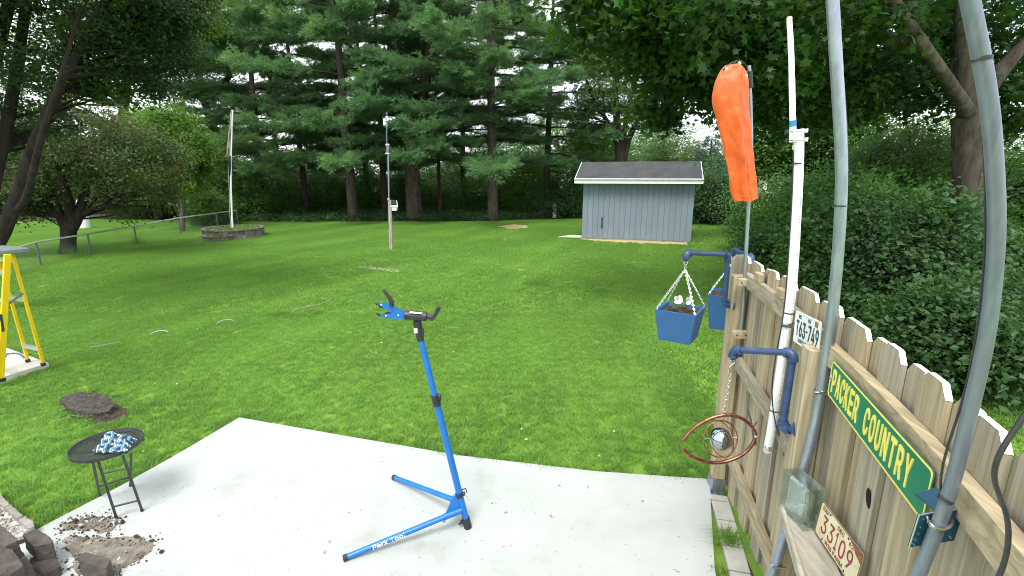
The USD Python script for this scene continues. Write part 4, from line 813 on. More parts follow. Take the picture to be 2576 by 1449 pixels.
while pebs < 520:
    p = Point(r.uniform(bx0, bx1), r.uniform(by0, by1))
    if bed.contains(p):
        s = r.uniform(.008, .02) * np.array([1, r.uniform(.6, 1), r.uniform(.5, .8)]); a = r.uniform(0, 3.1); ca, sa = math.cos(a), math.sin(a)
        v = base_ps.vertices * s * (1 + r.normal(0, .08, (len(base_ps.vertices), 1))); pm.add(v @ np.array([[ca, sa, 0], [-sa, ca, 0], [0, 0, 1]]) + [p.x, p.y, .045 + r.uniform(0, .03)], base_ps.faces); pebs += 1
pm.build('pebbles', M['pebble'], label='grey pebbles filling the bed between edging and block wall', category='pebbles', kind='stuff', smooth=True)
MB().prism(bed, .0, .045).build('pebble_bed', M['soil'], kind='structure')
# dirt prints and crumbs on the patio
st1 = [c4(*q) for q in [(900, 690), (1010, 650), (1180, 610), (1300, 560), (1500, 560), (1700, 575), (1770, 640), (1740, 740), (1600, 790), (1350, 760), (1100, 770), (960, 770)]]
st2 = [c4(*q) for q in [(960, 880), (1100, 850), (1350, 860), (1700, 850), (2100, 880), (2300, 960), (2280, 1080), (2150, 1190), (1900, 1300), (1750, 1449), (1250, 1449), (1130, 1180), (1030, 1060)]]
polys = [blob([G(px, py, PZ)[:2] for px, py in s_], 12 + k, .05, 140).buffer(0) for k, s_ in enumerate((st1, st2))]
r = np.random.default_rng(15); ragged = []
for pg in polys:
    b_ = pg.bounds; q = pg
    for _ in range(46):
        p = pg.exterior.interpolate(r.uniform(), normalized=True) if r.uniform() < .7 and hasattr(pg, 'exterior') else Point(r.uniform(b_[0], b_[2]), r.uniform(b_[1], b_[3]))
        a_ = r.uniform(0, 3.1); w_a, w_b = r.uniform(.006, .035), r.uniform(.004, .014); e_ = Polygon([(p.x + math.cos(t_) * w_a * math.cos(a_) - math.sin(t_) * w_b * math.sin(a_), p.y + math.cos(t_) * w_a * math.sin(a_) + math.sin(t_) * w_b * math.cos(a_)) for t_ in np.linspace(0, 6.28, 9)[:-1]])
        q = q.difference(e_) if r.uniform() < .6 else q.union(e_)
    ragged.append(q.buffer(0))
dirt = MB()
for q in ragged:
    for qq in getattr(q, 'geoms', [q]): dirt.prism(qq, PZ - .01, PZ + .004)
dirt.build('dirt_stain', M['dust'], label='brown dirt prints left on the patio where blocks stood', category='dirt', kind='stuff')
cr_ = MB(); r = np.random.default_rng(5); cnt = 0
tet = trimesh.creation.icosahedron()
while cnt < 480:
    pg = polys[r.integers(2)]; ring_ = pg.exterior if hasattr(pg, 'exterior') else pg.geoms[0].exterior
    p = ring_.interpolate(r.uniform(0, 1), normalized=True); x, y = p.x + r.normal(0, .035), p.y + r.normal(0, .035)
    if r.uniform() < .3: b_ = pg.bounds; x, y = r.uniform(b_[0], b_[2]), r.uniform(b_[1], b_[3])
    if not patio.contains(Point(x, y)): continue
    s = abs(r.normal(0, .003)) + .0016; s = s * (2.2 if r.uniform() < .05 else 1); cr_.add(tet.vertices * s * r.uniform(.6, 1.3, 3) + [x, y, PZ + .004 + s * .4], tet.faces); cnt += 1
cr_.build('soil_crumbs', M['soil'], label='dark soil crumbs scattered around the dirt prints', category='soil', kind='stuff')
# fine litter on the patio
lt = MB(); r = np.random.default_rng(8); cnt = 0
while cnt < 420:
    x, y = r.uniform(-3, 1.7), r.uniform(1.5, 4.4) 
    if not patio.buffer(-.03).contains(Point(x, y)): continue
    L = abs(r.normal(.004, .006)) + .003; a = r.uniform(0, 6.28); d = np.array([math.cos(a), math.sin(a), 0]) * L; s = np.array([-math.sin(a), math.cos(a), 0]) * r.uniform(.0008, .003); p = np.array([x, y, PZ + .003])
    lt.add([p, p + d * .5 + s + [0, 0, .003], p + d, p + d * .5 - s + [0, 0, .001]], [[0, 1, 2], [0, 2, 3]]); cnt += 1
for px, py in ((1238, 1263), (1275, 1290), (1702, 1435), (815, 1390), (828, 1365), (1480, 1225), (1410, 1222), (1620, 1262), (1385, 1300)):
    p = G(px, py, PZ + .004)
    for k in range(3):
        a = r.uniform(0, 6.28); lt.tube(spline([p, p + np.array([math.cos(a), math.sin(a), .15]) * .010, p + np.array([math.cos(a + .7), math.sin(a + .7), .1]) * .02], 5), .001, 4)
lt.build('patio_litter', M['litter'], label='specks and tiny dry twigs scattered over the pale patio', category='litter', kind='stuff')

# ================================================================== STUMP
sp = Thing('tree_stump', 'rotten dark tree stump flush with the lawn beside the table', 'tree stump', tuple(G(225, 1020)))
poly = [G(px, py, .05)[:2] for px, py in [(152, 1006), (165, 995), (205, 986), (245, 990), (275, 1000), (290, 1018), (275, 1034), (235, 1042), (195, 1036), (170, 1022)]]
m = trimesh.creation.extrude_polygon(blob(poly, 20, .035, 80), .1, engine='earcut'); m.apply_translation([0, 0, -.045]); m = m.subdivide().subdivide()
v = m.vertices; v[:, 2] += (v[:, 2] > 0) * (meshkit.fbm(v * [9, 9, 9], 4, 3) - .5) * .055; MB().add(v, m.faces).build('wood', M['stump'], sp)
mb = MB(); r = np.random.default_rng(4)
for k in range(60):
    px, py = r.uniform(150, 300), r.uniform(995, 1052); p = G(px, py, .05); L = r.uniform(.02, .06); a = r.uniform(0, 3.1); mb.box(p, (L, r.uniform(.006, .016), .008), rz=a)
mb.build('wood_chip', M['stump'], sp, kind='stuff')

# ================================================================== SHED
shd = Thing('garden_shed', 'blue-grey boarded garden shed with shingle roof and white fascia', 'shed', (shedA[0] + 2, shedA[1], 0))
L = float(np.linalg.norm(shedB - shedA)); hW, dep = 2.24, 2.6; rise, over = .50, .30
def SP(a, b, z): p = shedA + sdir * a + snor * b; return np.array([p[0], p[1], z])
ang = math.atan2(sdir[1], sdir[0])
nb = 20; bw = L / nb
for k in range(nb):
    z1 = hW; mb = MB(); mb.box(SP((k + .5) * bw, .012, (.05 + z1) / 2), (bw - .007, .024, z1 - .05), rz=ang, bevel=.003); mb.build('siding_board', M['shed'], shd)
body = MB(); body.box(SP(L / 2, dep / 2 + .02, (hW + .04) / 2), (L - .02, dep - .03, hW - .04), rz=ang)
gv_ = [SP(.01, .02, hW), SP(.01, dep, hW), SP(.01, dep / 2, hW + rise - .05), SP(L - .01, .02, hW), SP(L - .01, dep, hW), SP(L - .01, dep / 2, hW + rise - .05)]
body.add(np.array(gv_), [[0, 1, 2], [3, 5, 4], [0, 3, 4], [0, 4, 1]]); body.build('wall', M['shed'], shd)
tanr = rise / (dep / 2)
for s in (0, 1):
    b0, b1 = (-over, dep / 2) if s == 0 else (dep + over, dep / 2); z0 = hW - over * tanr + .09; z1_ = hW + rise + .09
    q = [SP(-.28, b0, z0), SP(L + .22, b0, z0), SP(L + .22, b1, z1_), SP(-.28, b1, z1_)]; v = np.array(q + [p - [0, 0, .05] for p in q])
    MB().add(v, np.array([[0, 1, 2, 3], [4, 7, 6, 5], [0, 4, 5, 1], [1, 5, 6, 2], [2, 6, 7, 3], [3, 7, 4, 0]])).build('roof', M['shingle'], shd)
zf = hW - over * tanr + .035
MB().box(SP(L / 2 - .03, -over - .013, zf - .035), (L + .50, .022, .15), rz=ang).build('fascia', M['white'], shd)
MB().box(SP(L / 2 - .03, -over - .04, zf + .052), (L + .52, .07, .03), rz=ang).build('drip_edge', M['pvc'], shd)
MB().box(SP(L / 2, -over / 2 - .01, hW - .12), (L + .5, over - .05, .02), rz=ang).build('soffit', M['white'], shd)
for s in (-.27, L + .21):
    mb = MB()
    for b0, b1 in ((-over, dep / 2), (dep + over, dep / 2)):
        q = [SP(s, b0, zf + .0), SP(s, b1, zf + (rise + over * tanr) + .0)]; mb.beam(q[0], q[1], .02, .12, up=(0, 0, 1))
    mb.build('barge_board', M['white'], shd)
MB().box(SP(.19 * L + .0, -.004, .62), (.045, .012, .40), rz=ang).build('slot', M['hole'], shd)
MB().box(SP(L / 2, .06, .03), (L, .1, .06), rz=ang).build('sill', M['greywood'], shd)

# ================================================================== FLOWER BED AND FLAGPOLE
fb = Thing('flower_bed', 'round raised stone flower bed around the foot of the flagpole', 'flower bed', tuple(G(587, 605)))
cb_ = G(587, 596, .0); cb_ = np.array([cb_[0], cb_[1] + .1, 0]); Rb = 1.06; Hb = .36
def ringblocks(c, R, z0, z1, n, a0=0, a1=2 * math.pi, off=0):
    for k in range(n):
        b0, b1 = a0 + (a1 - a0) * (k + .04 + off) / n, a0 + (a1 - a0) * (k + .96 + off) / n; ro = R + rng.uniform(-.008, .01)
        pts = [(c[0] + rr * math.cos(b), c[1] + rr * math.sin(b)) for rr, b in ((ro, b0), (ro, b1), (R - .13, b1), (R - .13, b0))]
        MB().prism(pts, z0, z1).build('stone', M['bedblock'], fb)
for lev in range(2): ringblocks(cb_, Rb - lev * .01, lev * .155, lev * .155 + .15, 38, off=.5 * lev)
ringblocks(cb_, Rb + .02, .312, .36, 34)
c2_ = np.array([cb_[0] - .0, cb_[1] - Rb + .10, 0]); 
for lev in range(1): ringblocks(c2_, .55, 0.0, .15, 13, math.pi * 1.02, math.pi * 1.98)
ringblocks(c2_, .57, .153, .19, 11, math.pi * 1.02, math.pi * 1.98)
so_ = MB(); so_.prism(Point(cb_[0], cb_[1]).buffer(Rb - .12), .0, .33); so_.build('soil', M['soil'], fb)
so_ = MB(); so_.prism(Point(c2_[0], c2_[1]).buffer(.44).difference(Point(cb_[0], cb_[1]).buffer(Rb + .03)), .0, .165); so_.build('soil', M['soil'], fb)
mb = MB(); r = np.random.default_rng(3)
for k in range(420):
    if k < 300: a, rad = r.uniform(0, 6.28), Rb * .85 * math.sqrt(r.uniform()); p = np.array([cb_[0] + math.cos(a) * rad, cb_[1] + math.sin(a) * rad, .33])
    else: a, rad = r.uniform(math.pi * 1.05, math.pi * 1.95), .42 * math.sqrt(r.uniform()); p = np.array([c2_[0] + math.cos(a) * rad, c2_[1] + math.sin(a) * rad, .165])
    for q in range(2):
        a = r.uniform(0, 6.28); d = np.array([math.cos(a), math.sin(a), r.uniform(.4, 1.5)]) * r.uniform(.03, .07); s = np.array([-math.sin(a), math.cos(a), 0]) * .02; mb.add([p, p + d * .6 + s, p + d, p + d * .6 - s], [[0, 1, 2], [0, 2, 3]])
mb.build('ground_plants', M['L_bright'], fb, kind='stuff')
fp = Thing('flagpole', 'tall slim white flagpole rising from the round stone bed', 'flagpole', (cb_[0], cb_[1], .33))
yF = cb_[1]; FPp = spline([D(585.5, 580, yF), D(582, 500, yF), D(581, 430, yF), D(582.5, 350, yF), D(585, 281, yF)], 24)
MB().tube(FPp, np.linspace(.032, .022, 24), 14).build('pole', M['pvc'], fp, smooth=40); MB().ball(FPp[-1] + [0, 0, .03], .035, 2).build('finial', M['pvc'], fp, smooth=True)
MB().tube(FPp + [-.06, -.03, 0], .005, 5).build('halyard', M['petal'], fp)
fg = Thing('flag', 'limp striped red and white flag hanging beside the white flagpole', 'flag', tuple(D(577, 350, yF - .03)))
nS_ = 13
def drape(u, t):            # u along the stripes' stack, t down the fall
    th = u * 9.0; w = .03 + .085 * t * (1 - .35 * t)
    top_, bot = D(579.5, 312, yF - .05), D(574, 395, yF - .05)
    p = top_ + (bot - top_) * t
    return p + np.array([-w * (.25 + .75 * u) * 1.0 + .02 * math.sin(th + 5 * t), -.05 * math.cos(th + 4 * t), -.10 * u * (1 - t)])
for k in range(nS_):
    mb = MB(); n = 16; v = []
    for t in np.linspace(0, 1, n): v += [drape(k / nS_, t), drape((k + 1) / nS_, t)]
    mb.add(np.array(v), np.array([[2 * i, 2 * i + 1, 2 * i + 3, 2 * i + 2] for i in range(n - 1)])); mb.build('stripe', M['flagred'] if k % 2 == 0 else M['petal'], fg, smooth=True)
mb = MB(); n = 14; v = []
for t in np.linspace(0, 1, n):
    p = D(578, 392, yF - .03) + (D(578, 440, yF - .03) - D(578, 392, yF - .03)) * t
    for u in np.linspace(-1, 1, 7): v.append(p + [u * .06 * (1 - .4 * t), .035 * math.sin(u * 6 + t), 0])
mb.add(np.array(v), np.array([[i * 7 + j, i * 7 + j + 1, (i + 1) * 7 + j + 1, (i + 1) * 7 + j] for i in range(n - 1) for j in range(6)])); mb.build('canton', M['flagblue'], fg, smooth=True)

# ================================================================== SENSOR POST
ap = Thing('sensor_post', 'grey timber post on the lawn with galvanised mast and white box', 'post', tuple(G(983, 628)))
yA = G(983, 628)[1]; b0, b1 = G(984, 629), D(980.5, 503, yA)
MB().beam(b0, b1, .10, .10, up=(0, 1, 0), bevel=.006).build('timber', M['greywood'], ap)
MB().tube(spline([D(978.5, 520, yA - .02), D(977.5, 450, yA - .02), D(976, 360, yA - .02)], 10), .024, 10).build('mast', M['galv'], ap, smooth=40)
MB().tube(spline([D(973, 387, yA - .02), D(973, 330, yA - .02), D(973.5, 282, yA - .02)], 10), .011, 8).build('antenna', M['galv'], ap, smooth=40)
for py in (364, 386): mb = MB(); mb.box(D(974.5, py, yA - .02), (.13, .05, .03)); mb.build('clamp', M['chrome'], ap)
MB().ball(D(977.5, 502, yA - .02), .05, 2).build('coupling', M['galv'], ap, smooth=True)
MB().box(D(992.5, 526, yA - .02), (.15, .12, .10), bevel=.01).build('white_box', M['white'], ap)
MB().box(D(992, 519, yA - .02), (.17, .14, .05), bevel=.01).build('lid', M['white'], ap)
MB().box(D(990, 509, yA - .01), (.12, .05, .14), bevel=.005).build('solar_panel', M['plate_dark'], ap)
MB().tube(spline([D(997, 504, yA - .05), D(999, 512, yA - .05), D(1000, 522, yA - .05)], 8), .014, 8).build('white_arm', M['white'], ap)
MB().box(D(982, 542, yA - .056), (.05, .006, .13)).build('yellow_tag', M['tagyellow'], ap)
MB().tube([D(976.5, 520, yA - .03), D(976.5, 575, yA - .03)], .012, 6).build('conduit', M['black'], ap)
# marker post and bin near the wood edge
mk = Thing('marker_post', 'small white marker post at the wood edge left of the shed', 'marker post', tuple(G(1395, 543)))
yM = 27.0; q0, q1 = D(1395, 544, yM), D(1395, 514, yM); q0[2] = 0
MB().beam(q0, q1, .20, .07, up=(0, 1, 0), bevel=.02).build('post', M['white'], mk); MB().tube([q1 - [0, .02, .03], q1 - [0, -.02, .03]], .10, 16).build('round_top', M['white'], mk)
MB().box(q1 + [0, -.05, -.18], (.1, .01, .16)).build('sign_panel', M['greyblock'], mk)
bn = Thing('blue_bin', 'dark blue bin standing in the undergrowth beside the white marker post', 'bin', tuple(G(1365, 545)))
q = D(1365, 535, 27.2); MB().lathe([(.0, 0), (.24, 0), (.28, .42), (.30, .44), (.28, .46), (.0, .47)], (q[0], q[1], .0), sides=18).build('tub', M['binblue'], bn, smooth=30)

# ================================================================== CHAIN-LINK FENCE
clf = Thing('chain_link_fence', 'low grey chain-link fence along the left edge of the lawn', 'fence', (-12.6, 16, 0))
base_pts = [G(px, py) for px, py in [(45, 690), (103, 668), (230, 640), (345, 615), (455, 590), (549, 576), (600, 568)]]
hts = [.62, .62, .62, .64, .66, .70, .72]
base_pts = [np.array([-11.6, 9.2, 0])] + base_pts; hts = [.6] + hts
tops = [b + [0, 0, h] for b, h in zip(base_pts, hts)]
for b, t in zip(base_pts, tops): MB().tube([b, t + [0, 0, .02]], .024, 8).build('post', M['wire'], clf, smooth=40)
MB().tube(tops, .024, 8).build('top_rail', M['pvc_grey'], clf, smooth=40)
mb = MB()
for a in range(len(base_pts) - 1):
    b0_, b1_, t0, t1 = base_pts[a], base_pts[a + 1], tops[a], tops[a + 1]; n = max(3, int(np.linalg.norm(b1_ - b0_) / .085))
    for k in range(-7, n):
        for s in (0, 1):
            u0, u1 = k / n, (k + 7) / n; lo, hi = max(0, u0), min(1, u1)
            if hi <= lo: continue
            zz0, zz1 = (lo - u0) / (u1 - u0), (hi - u0) / (u1 - u0); zz0, zz1 = (zz0, zz1) if s == 0 else (1 - zz0, 1 - zz1)
            pt = lambda u_, z_: (b0_ + (b1_ - b0_) * u_) * (1 - z_) + (t0 + (t1 - t0) * u_) * z_
            mb.tube([pt(lo, zz0), pt(hi, zz1)], .0014, 3, cap=False)
mb.build('wire_mesh', M['wire'], clf)

# ================================================================== BITS ON THE LAWN
def lawn_bit(name, label, cat, pts, r_, mat, group=None, z=.05):
    t = Thing(name, label, cat, tuple(G(*pts[0])), 'pale cables in the lawn'); MB().tube(spline([G(px, py, z if 0 < i < len(pts) - 1 else .03) for i, (px, py) in enumerate(pts)], 16), r_, 6).build('length', mat, t, smooth=60)
lawn_bit('lawn_cable', 'pale cable loop arching out of the grass nearest the stump', 'cable', [(378, 843), (392, 834), (410, 832), (424, 836)], .008, M['cable'])
lawn_bit('lawn_cable', 'pale cable loop in the grass left of the repair stand clamp', 'cable', [(545, 815), (560, 806), (575, 804), (588, 807)], .007, M['cable'])
lawn_bit('lawn_cable', 'faint pale line in the grass running towards the repair stand head', 'cable', [(735, 783), (770, 772), (800, 766), (828, 755), (836, 749)], .006, M['cable'], z=.03)
lawn_bit('lawn_cable', 'thin straight pale line in the grass right of the ladder foot', 'cable', [(225, 874), (260, 868), (302, 860)], .005, M['cable'], z=.035)
mb = MB(); r = np.random.default_rng(21)
for k in range(240):
    px, py = r.uniform(903, 1005), 0; py = 671 + (px - 903) * .11 + r.normal(0, 2.2)
    p = G(px, py, .055); a = r.uniform(0, 6.28); d = np.array([math.cos(a), math.sin(a), .1]) * r.uniform(.03, .08); s = np.array([-math.sin(a), math.cos(a), 0]) * .008; mb.add([p, p + d * .5 + s, p + d, p + d * .5 - s], [[0, 1, 2], [0, 2, 3]])
mb.build('dry_clippings', surf('straw', (0.42, 0.38, 0.24), rough=.9), label='patch of pale dry grass clippings in the middle of the lawn', category='clippings', kind='stuff')
mb = MB(); r = np.random.default_rng(22)
for k in range(55):
    px, py = r.uniform(60, 1800), r.uniform(600, 1180); p = G(px, py, .055)
    if patio.buffer(.05).contains(Point(p[0], p[1])) or p[0] > 1.4 and p[1] < 3.5: continue
    a = r.uniform(0, 6.28); sz = r.uniform(.012, .03); d = np.array([math.cos(a), math.sin(a), .3]) * sz; s = np.array([-math.sin(a), math.cos(a), .2]) * sz * .4; mb.add([p, p + d * .5 + s, p + d, p + d * .5 - s], [[0, 1, 2], [0, 2, 3]])
mb.build('fallen_petals', surf('pale_petal', (0.42, 0.44, 0.30), rough=.8), label='pale fallen petals and leaves dotted over the lawn', category='petals', kind='stuff')

# ================================================================== VEGETATION
def quats(r, n, tilt=.5, up=True):
    """random turn about z then a tilt"""
    a, b, c = r.uniform(0, 2 * math.pi, n), r.normal(0, tilt, n), r.normal(0, tilt, n)
    from scipy.spatial.transform import Rotation as Ro
    q = (Ro.from_euler('z', a) * Ro.from_euler('x', b) * Ro.from_euler('y', c)).as_quat(); return q
def instancer(path, protos, mat, pts, quat, scale, idx, smooth=False):
    pi = UsdGeom.PointInstancer.Define(stage, path)
    rel = pi.CreatePrototypesRel()
    for k, (v, f) in enumerate(protos):
        m = usdkit.mesh(stage, f'{path}/sprig_{k:03d}' if k else f'{path}/sprig', (v, f), mat); m.CreateDoubleSidedAttr(True); rel.AddTarget(m.GetPath())
    pi.CreatePositionsAttr(Vt.Vec3fArray.FromNumpy(np.asarray(pts, np.float32)))
    pi.CreateOrientationsAttr(Vt.QuathArray([Gf.Quath(float(q[3]), float(q[0]), float(q[1]), float(q[2])) for q in quat]))
    s = np.asarray(scale, np.float32); s = np.repeat(s[:, None], 3, 1) if s.ndim == 1 else s
    pi.CreateScalesAttr(Vt.Vec3fArray.FromNumpy(s)); pi.CreateProtoIndicesAttr(Vt.IntArray.FromNumpy(np.asarray(idx, np.int32)))
    return pi
def leaf_quad(p, d, s, L, w, fold=.15):
    n = np.cross(d, s); return [p, p + d * L * .45 + s * w + n * L * fold, p + d * L, p + d * L * .45 - s * w + n * L * fold], [[0, 1, 2], [0, 2, 3]]
MAPLE = np.array([(0, 0), (.10, .12), (.42, .05), (.30, .28), (.5, .52), (.24, .52), (.17, .62), (.12, .58), (0, 1.0)]); MAPLE = np.vstack([MAPLE, (MAPLE * [-1, 1])[-2:0:-1]])
def sprig(seed, nleaf, rad, L, ratio=.3, maple=False, flat=.45):
    r = np.random.default_rng(seed); mb = MB()
    for k in range(nleaf):
        p = r.normal(0, rad * .5, 3) * [1, 1, flat]; a = r.uniform(0, 6.28); d = np.array([math.cos(a), math.sin(a), r.normal(-.25, .35)]); d /= np.linalg.norm(d)
        s = np.cross(d, [0, 0, 1]); s /= np.linalg.norm(s); tl = r.normal(0, .45); n = np.cross(s, d); s = s * math.cos(tl) + n * math.sin(tl); l = L * r.uniform(.7, 1.2)
        if maple:
            n = np.cross(s, d); v = [p + s * q[0] * l + d * q[1] * l + n * (-.12 * l * abs(q[0])) for q in MAPLE]; c = p + d * l * .32; v = np.array([c] + v); k_ = len(MAPLE); mb.add(v, [[0, i + 1, (i + 1) % k_ + 1] for i in range(k_)])
        else: mb.add(*leaf_quad(p, d, s, l, l * ratio))
    return np.vstack(mb.v), np.vstack(mb.f)
def pine_spray(seed, n=52, L=.6):
    r = np.random.default_rng(seed); mb = MB()
    for k in range(n):
        t = r.uniform(0, 1); base = np.array([t * L, r.normal(0, .035) + (r.uniform(-1, 1) * .13 * (1 - t * .6)), .05 * t * t + r.normal(0, .02)])
        d = np.array([r.uniform(.3, 1.0), r.normal(0, .6), r.normal(.25, .35)]); d /= np.linalg.norm(d); s = np.cross(d, r.normal(0, 1, 3)); s /= np.linalg.norm(s)
        l = r.uniform(.11, .19); mb.add([base, base + d * l * .5 + s * .014, base + d * l, base + d * l * .5 - s * .014], [[0, 1, 2], [0, 2, 3]])
    return np.vstack(mb.v), np.vstack(mb.f)
def tree(name, label, cat, base, trunks, blobs, n, leaf, mat, bark, scale=(.8, 1.3), clump=.55, shell=.35, seed=0, limbs=True, tilt=.5, group=None, nprot=3, crown='crown', clumps=None):
    """trunks: list of (points, radii); blobs: list of (centre, radii, weight); leaf: (count, radius, length, ratio, maple)"""
    r = np.random.default_rng(seed + 100); base = np.asarray(base, float)
    t = Thing(name, label, cat, tuple(base), group)
    tm = MB()
    for pts, rad in trunks:
        p = spline(pts, 16) if len(pts) > 2 else np.linspace(pts[0], pts[1], 8); rr = np.interp(np.linspace(0, 1, len(p)), np.linspace(0, 1, len(rad)), rad)
        tm.tube(p, rr, 10)
    P, tot = [], sum(b[2] for b in blobs)
    lm = MB()
    for c, rad, w in blobs:
        c, rad = np.asarray(c, float), np.asarray(rad, float); m = max(6, int(n * w / tot)); nc = max(3, int((clumps or 26) * w / tot * len(blobs) * .5))
        u = r.normal(0, 1, (nc, 3)); u /= np.linalg.norm(u, axis=1, keepdims=True); cc = c + u * rad * (r.uniform(shell, 1.0, (nc, 1)) ** .5) * .9
        k = r.integers(0, nc, m); sz = rad.mean() * clump * r.uniform(.5, 1.15, nc); P.append(cc[k] + r.normal(0, 1, (m, 3)) * sz[k][:, None] * .5 * [1, 1, .62])
        if limbs and trunks:
            tp_ = np.vstack([np.linspace(q[0], q[-1], 8) if len(q) < 3 else spline(q, 10) for q, _ in trunks])
            for q in cc[:: max(1, nc // 14)]:
                below = tp_[tp_[:, 2] < q[2] - .1]; below = below if len(below) else tp_; st_ = below[np.argmin(np.linalg.norm(below - q, axis=1) + r.uniform(0, .5, len(below)))]
                mid = (st_ + q) / 2 + r.normal(0, .06, 3) * np.linalg.norm(q - st_) + [0, 0, .05]; L_ = np.linalg.norm(q - st_); lm.tube(spline([st_, mid, q], 7), np.linspace(.008 + .016 * L_, .006, 7), 5)
    P = np.vstack(P); P = P[P[:, 2] > .12]
    if trunks: tm.build('trunk', bark, t, smooth=50)
    if lm.v: lm.build('limbs', bark, t, smooth=50)
    pr = [sprig(seed * 10 + k, leaf[0], leaf[1], leaf[2], leaf[3], leaf[4]) for k in range(nprot)]
    instancer(f'{t.path}/{crown}', pr, mat, P - base, quats(r, len(P), tilt), r.uniform(*scale, len(P)), r.integers(0, nprot, len(P)))
    return t
def pine(label, px, y, top_z, rad, seed, lowest=2.4, lean=0.0, fork=None, spread=3.2, dens=1.0, pyb=None):
    r = np.random.default_rng(seed); x = D(px, 500, y)[0]; base = np.array([x, y, 0.0]); t = Thing('pine_tree', label, 'pine tree', tuple(base), 'pines along the back of the lawn'); tm = MB()
    stems = []
    if fork is None: stems.append((spline([base, base + [lean * .5, 0, top_z * .5], base + [lean, 0, top_z]], 14), np.linspace(rad, rad * .25, 14)))
    else:
        z, offs = fork; tm.tube(spline([base, base + [0, 0, z * .5], base + [lean * .2, 0, z]], 8), np.linspace(rad * 1.15, rad, 8), 12)
        for o, mo in offs: stems.append((spline([base + [lean * .2, 0, z - .1], base + [o * .5 + mo, 0, z + 1.6], base + [o, 0, (z + top_z) / 2], base + [o * 1.1, 0, top_z]], 16), np.linspace(rad * .72, rad * .18, 16)))
    for p, rr in stems: tm.tube(p, rr, 10)
    tm.build('trunk', M['bark_pine'], t, smooth=50)
    bm_, P, Q, Sc = MB(), [], [], []
    from scipy.spatial.transform import Rotation as Ro
    for p, rr in stems:
        z = lowest + r.uniform(0, .4)
        while z < top_z - .3:
            frac = (z - lowest) / (top_z - lowest); nb_ = r.integers(3, 6); a0 = r.uniform(0, 6.28)
            for b in range(nb_):
                if r.uniform() > (.62 if frac < .22 else .60): continue
                a = a0 + 6.28 * b / nb_ + r.normal(0, .25); Lb = spread * 1.28 * (1.0 - .75 * max(0, frac - .3)) * r.uniform(.65, 1.15) * (.8 if len(stems) > 1 else 1); k = int(np.clip(np.searchsorted(p[:, 2], z), 0, len(p) - 1)); s = p[k].copy(); s[2] = z
                h = np.array([math.cos(a), math.sin(a), 0]); sl = r.uniform(-.14, .06) + .22 * frac
                bp = spline([s, s + h * Lb * .4 + [0, 0, Lb * (.40 * sl - .02)], s + h * Lb * .75 + [0, 0, Lb * (.75 * sl - .05)], s + h * Lb + [0, 0, Lb * (sl + .0)]], 12)
                bm_.tube(bp, np.linspace(.012 + .011 * Lb, .006, 12), 5)
                ns = int(Lb * 25 * dens)
                for q in range(ns):
                    u = r.uniform(.22, 1.0) ** .8; pt = bp[int(u * 11)]; side = r.choice([-1, 1]); wd = (.62 * (1.08 - u) + .10) * Lb * .34
                    off = r.uniform(0, 1) * wd * side; pos = pt + np.array([-math.sin(a), math.cos(a), 0]) * off + h * abs(off) * .6 + [0, 0, r.normal(.02, .045)]
                    P.append(pos); yaw = a + side * r.uniform(.1, .9) * (1 if abs(off) > .05 else .4); Q.append(Ro.from_euler('zyx', [yaw, r.normal(-.12, .2), r.normal(0, .3)]).as_quat()); Sc.append(r.uniform(.8, 1.35))
            z += r.uniform(.5, .95)
    bm_.build('limbs', M['bark_pine'], t, smooth=50)
    instancer(f'{t.path}/crown', [pine_spray(seed * 7 + k) for k in range(3)], M['L_pine'], np.array(P) - base, np.array(Q), np.array(Sc), r.integers(0, 3, len(P)))
    return len(P)
BROAD = (15, .42, .12, .30, False)
# --- the pine row
pine('dark pine with pale leaning trunk at the left end of the row', 655, 26.5, 13, .20, 1, 2.6, .5, spread=3.0)
pine('slim pine between the leaning pine and the thick trunk', 770, 28.5, 14, .18, 2, 2.9, -.3, spread=3.0)
pine('pine with thick brown trunk left of the sensor post', 886, 25.5, 15, .27, 3, 3.1, -.2, spread=3.6)
pine('pine with thin dark trunk directly behind the sensor mast', 967, 28.0, 15, .19, 4, 4.2, .1, spread=2.6)
pine('big pine forking into two stems behind the sensor post', 1040, 25.6, 15, .36, 5, 3.2, -.2, fork=(5.0, ((-.6, -.35), (1.0, .35))), spread=3.6)
pine('very slim pine right of the forked pine', 1106, 28.5, 12, .11, 6, 4.0, 0, spread=2.2)
pine('tall straight pine with bare brown trunk right of centre', 1240, 25.4, 16, .29, 7, 3.0, -.1, spread=3.8)
pine('pine further back between the leaning pine and the thick trunk', 705, 32, 14, .2, 9, 3.0, .3, spread=3.6)
pine('pine further back right of the thick trunk', 925, 32, 15, .2, 10, 3.2, 0, spread=3.4)
pine('pine further back left of the bare brown trunk', 1165, 32, 14, .2, 11, 3.4, .2, spread=3.6)
pine('bushy pine closest to the shed roof', 1372, 28.0, 13, .22, 8, 2.4, .3, spread=3.6)
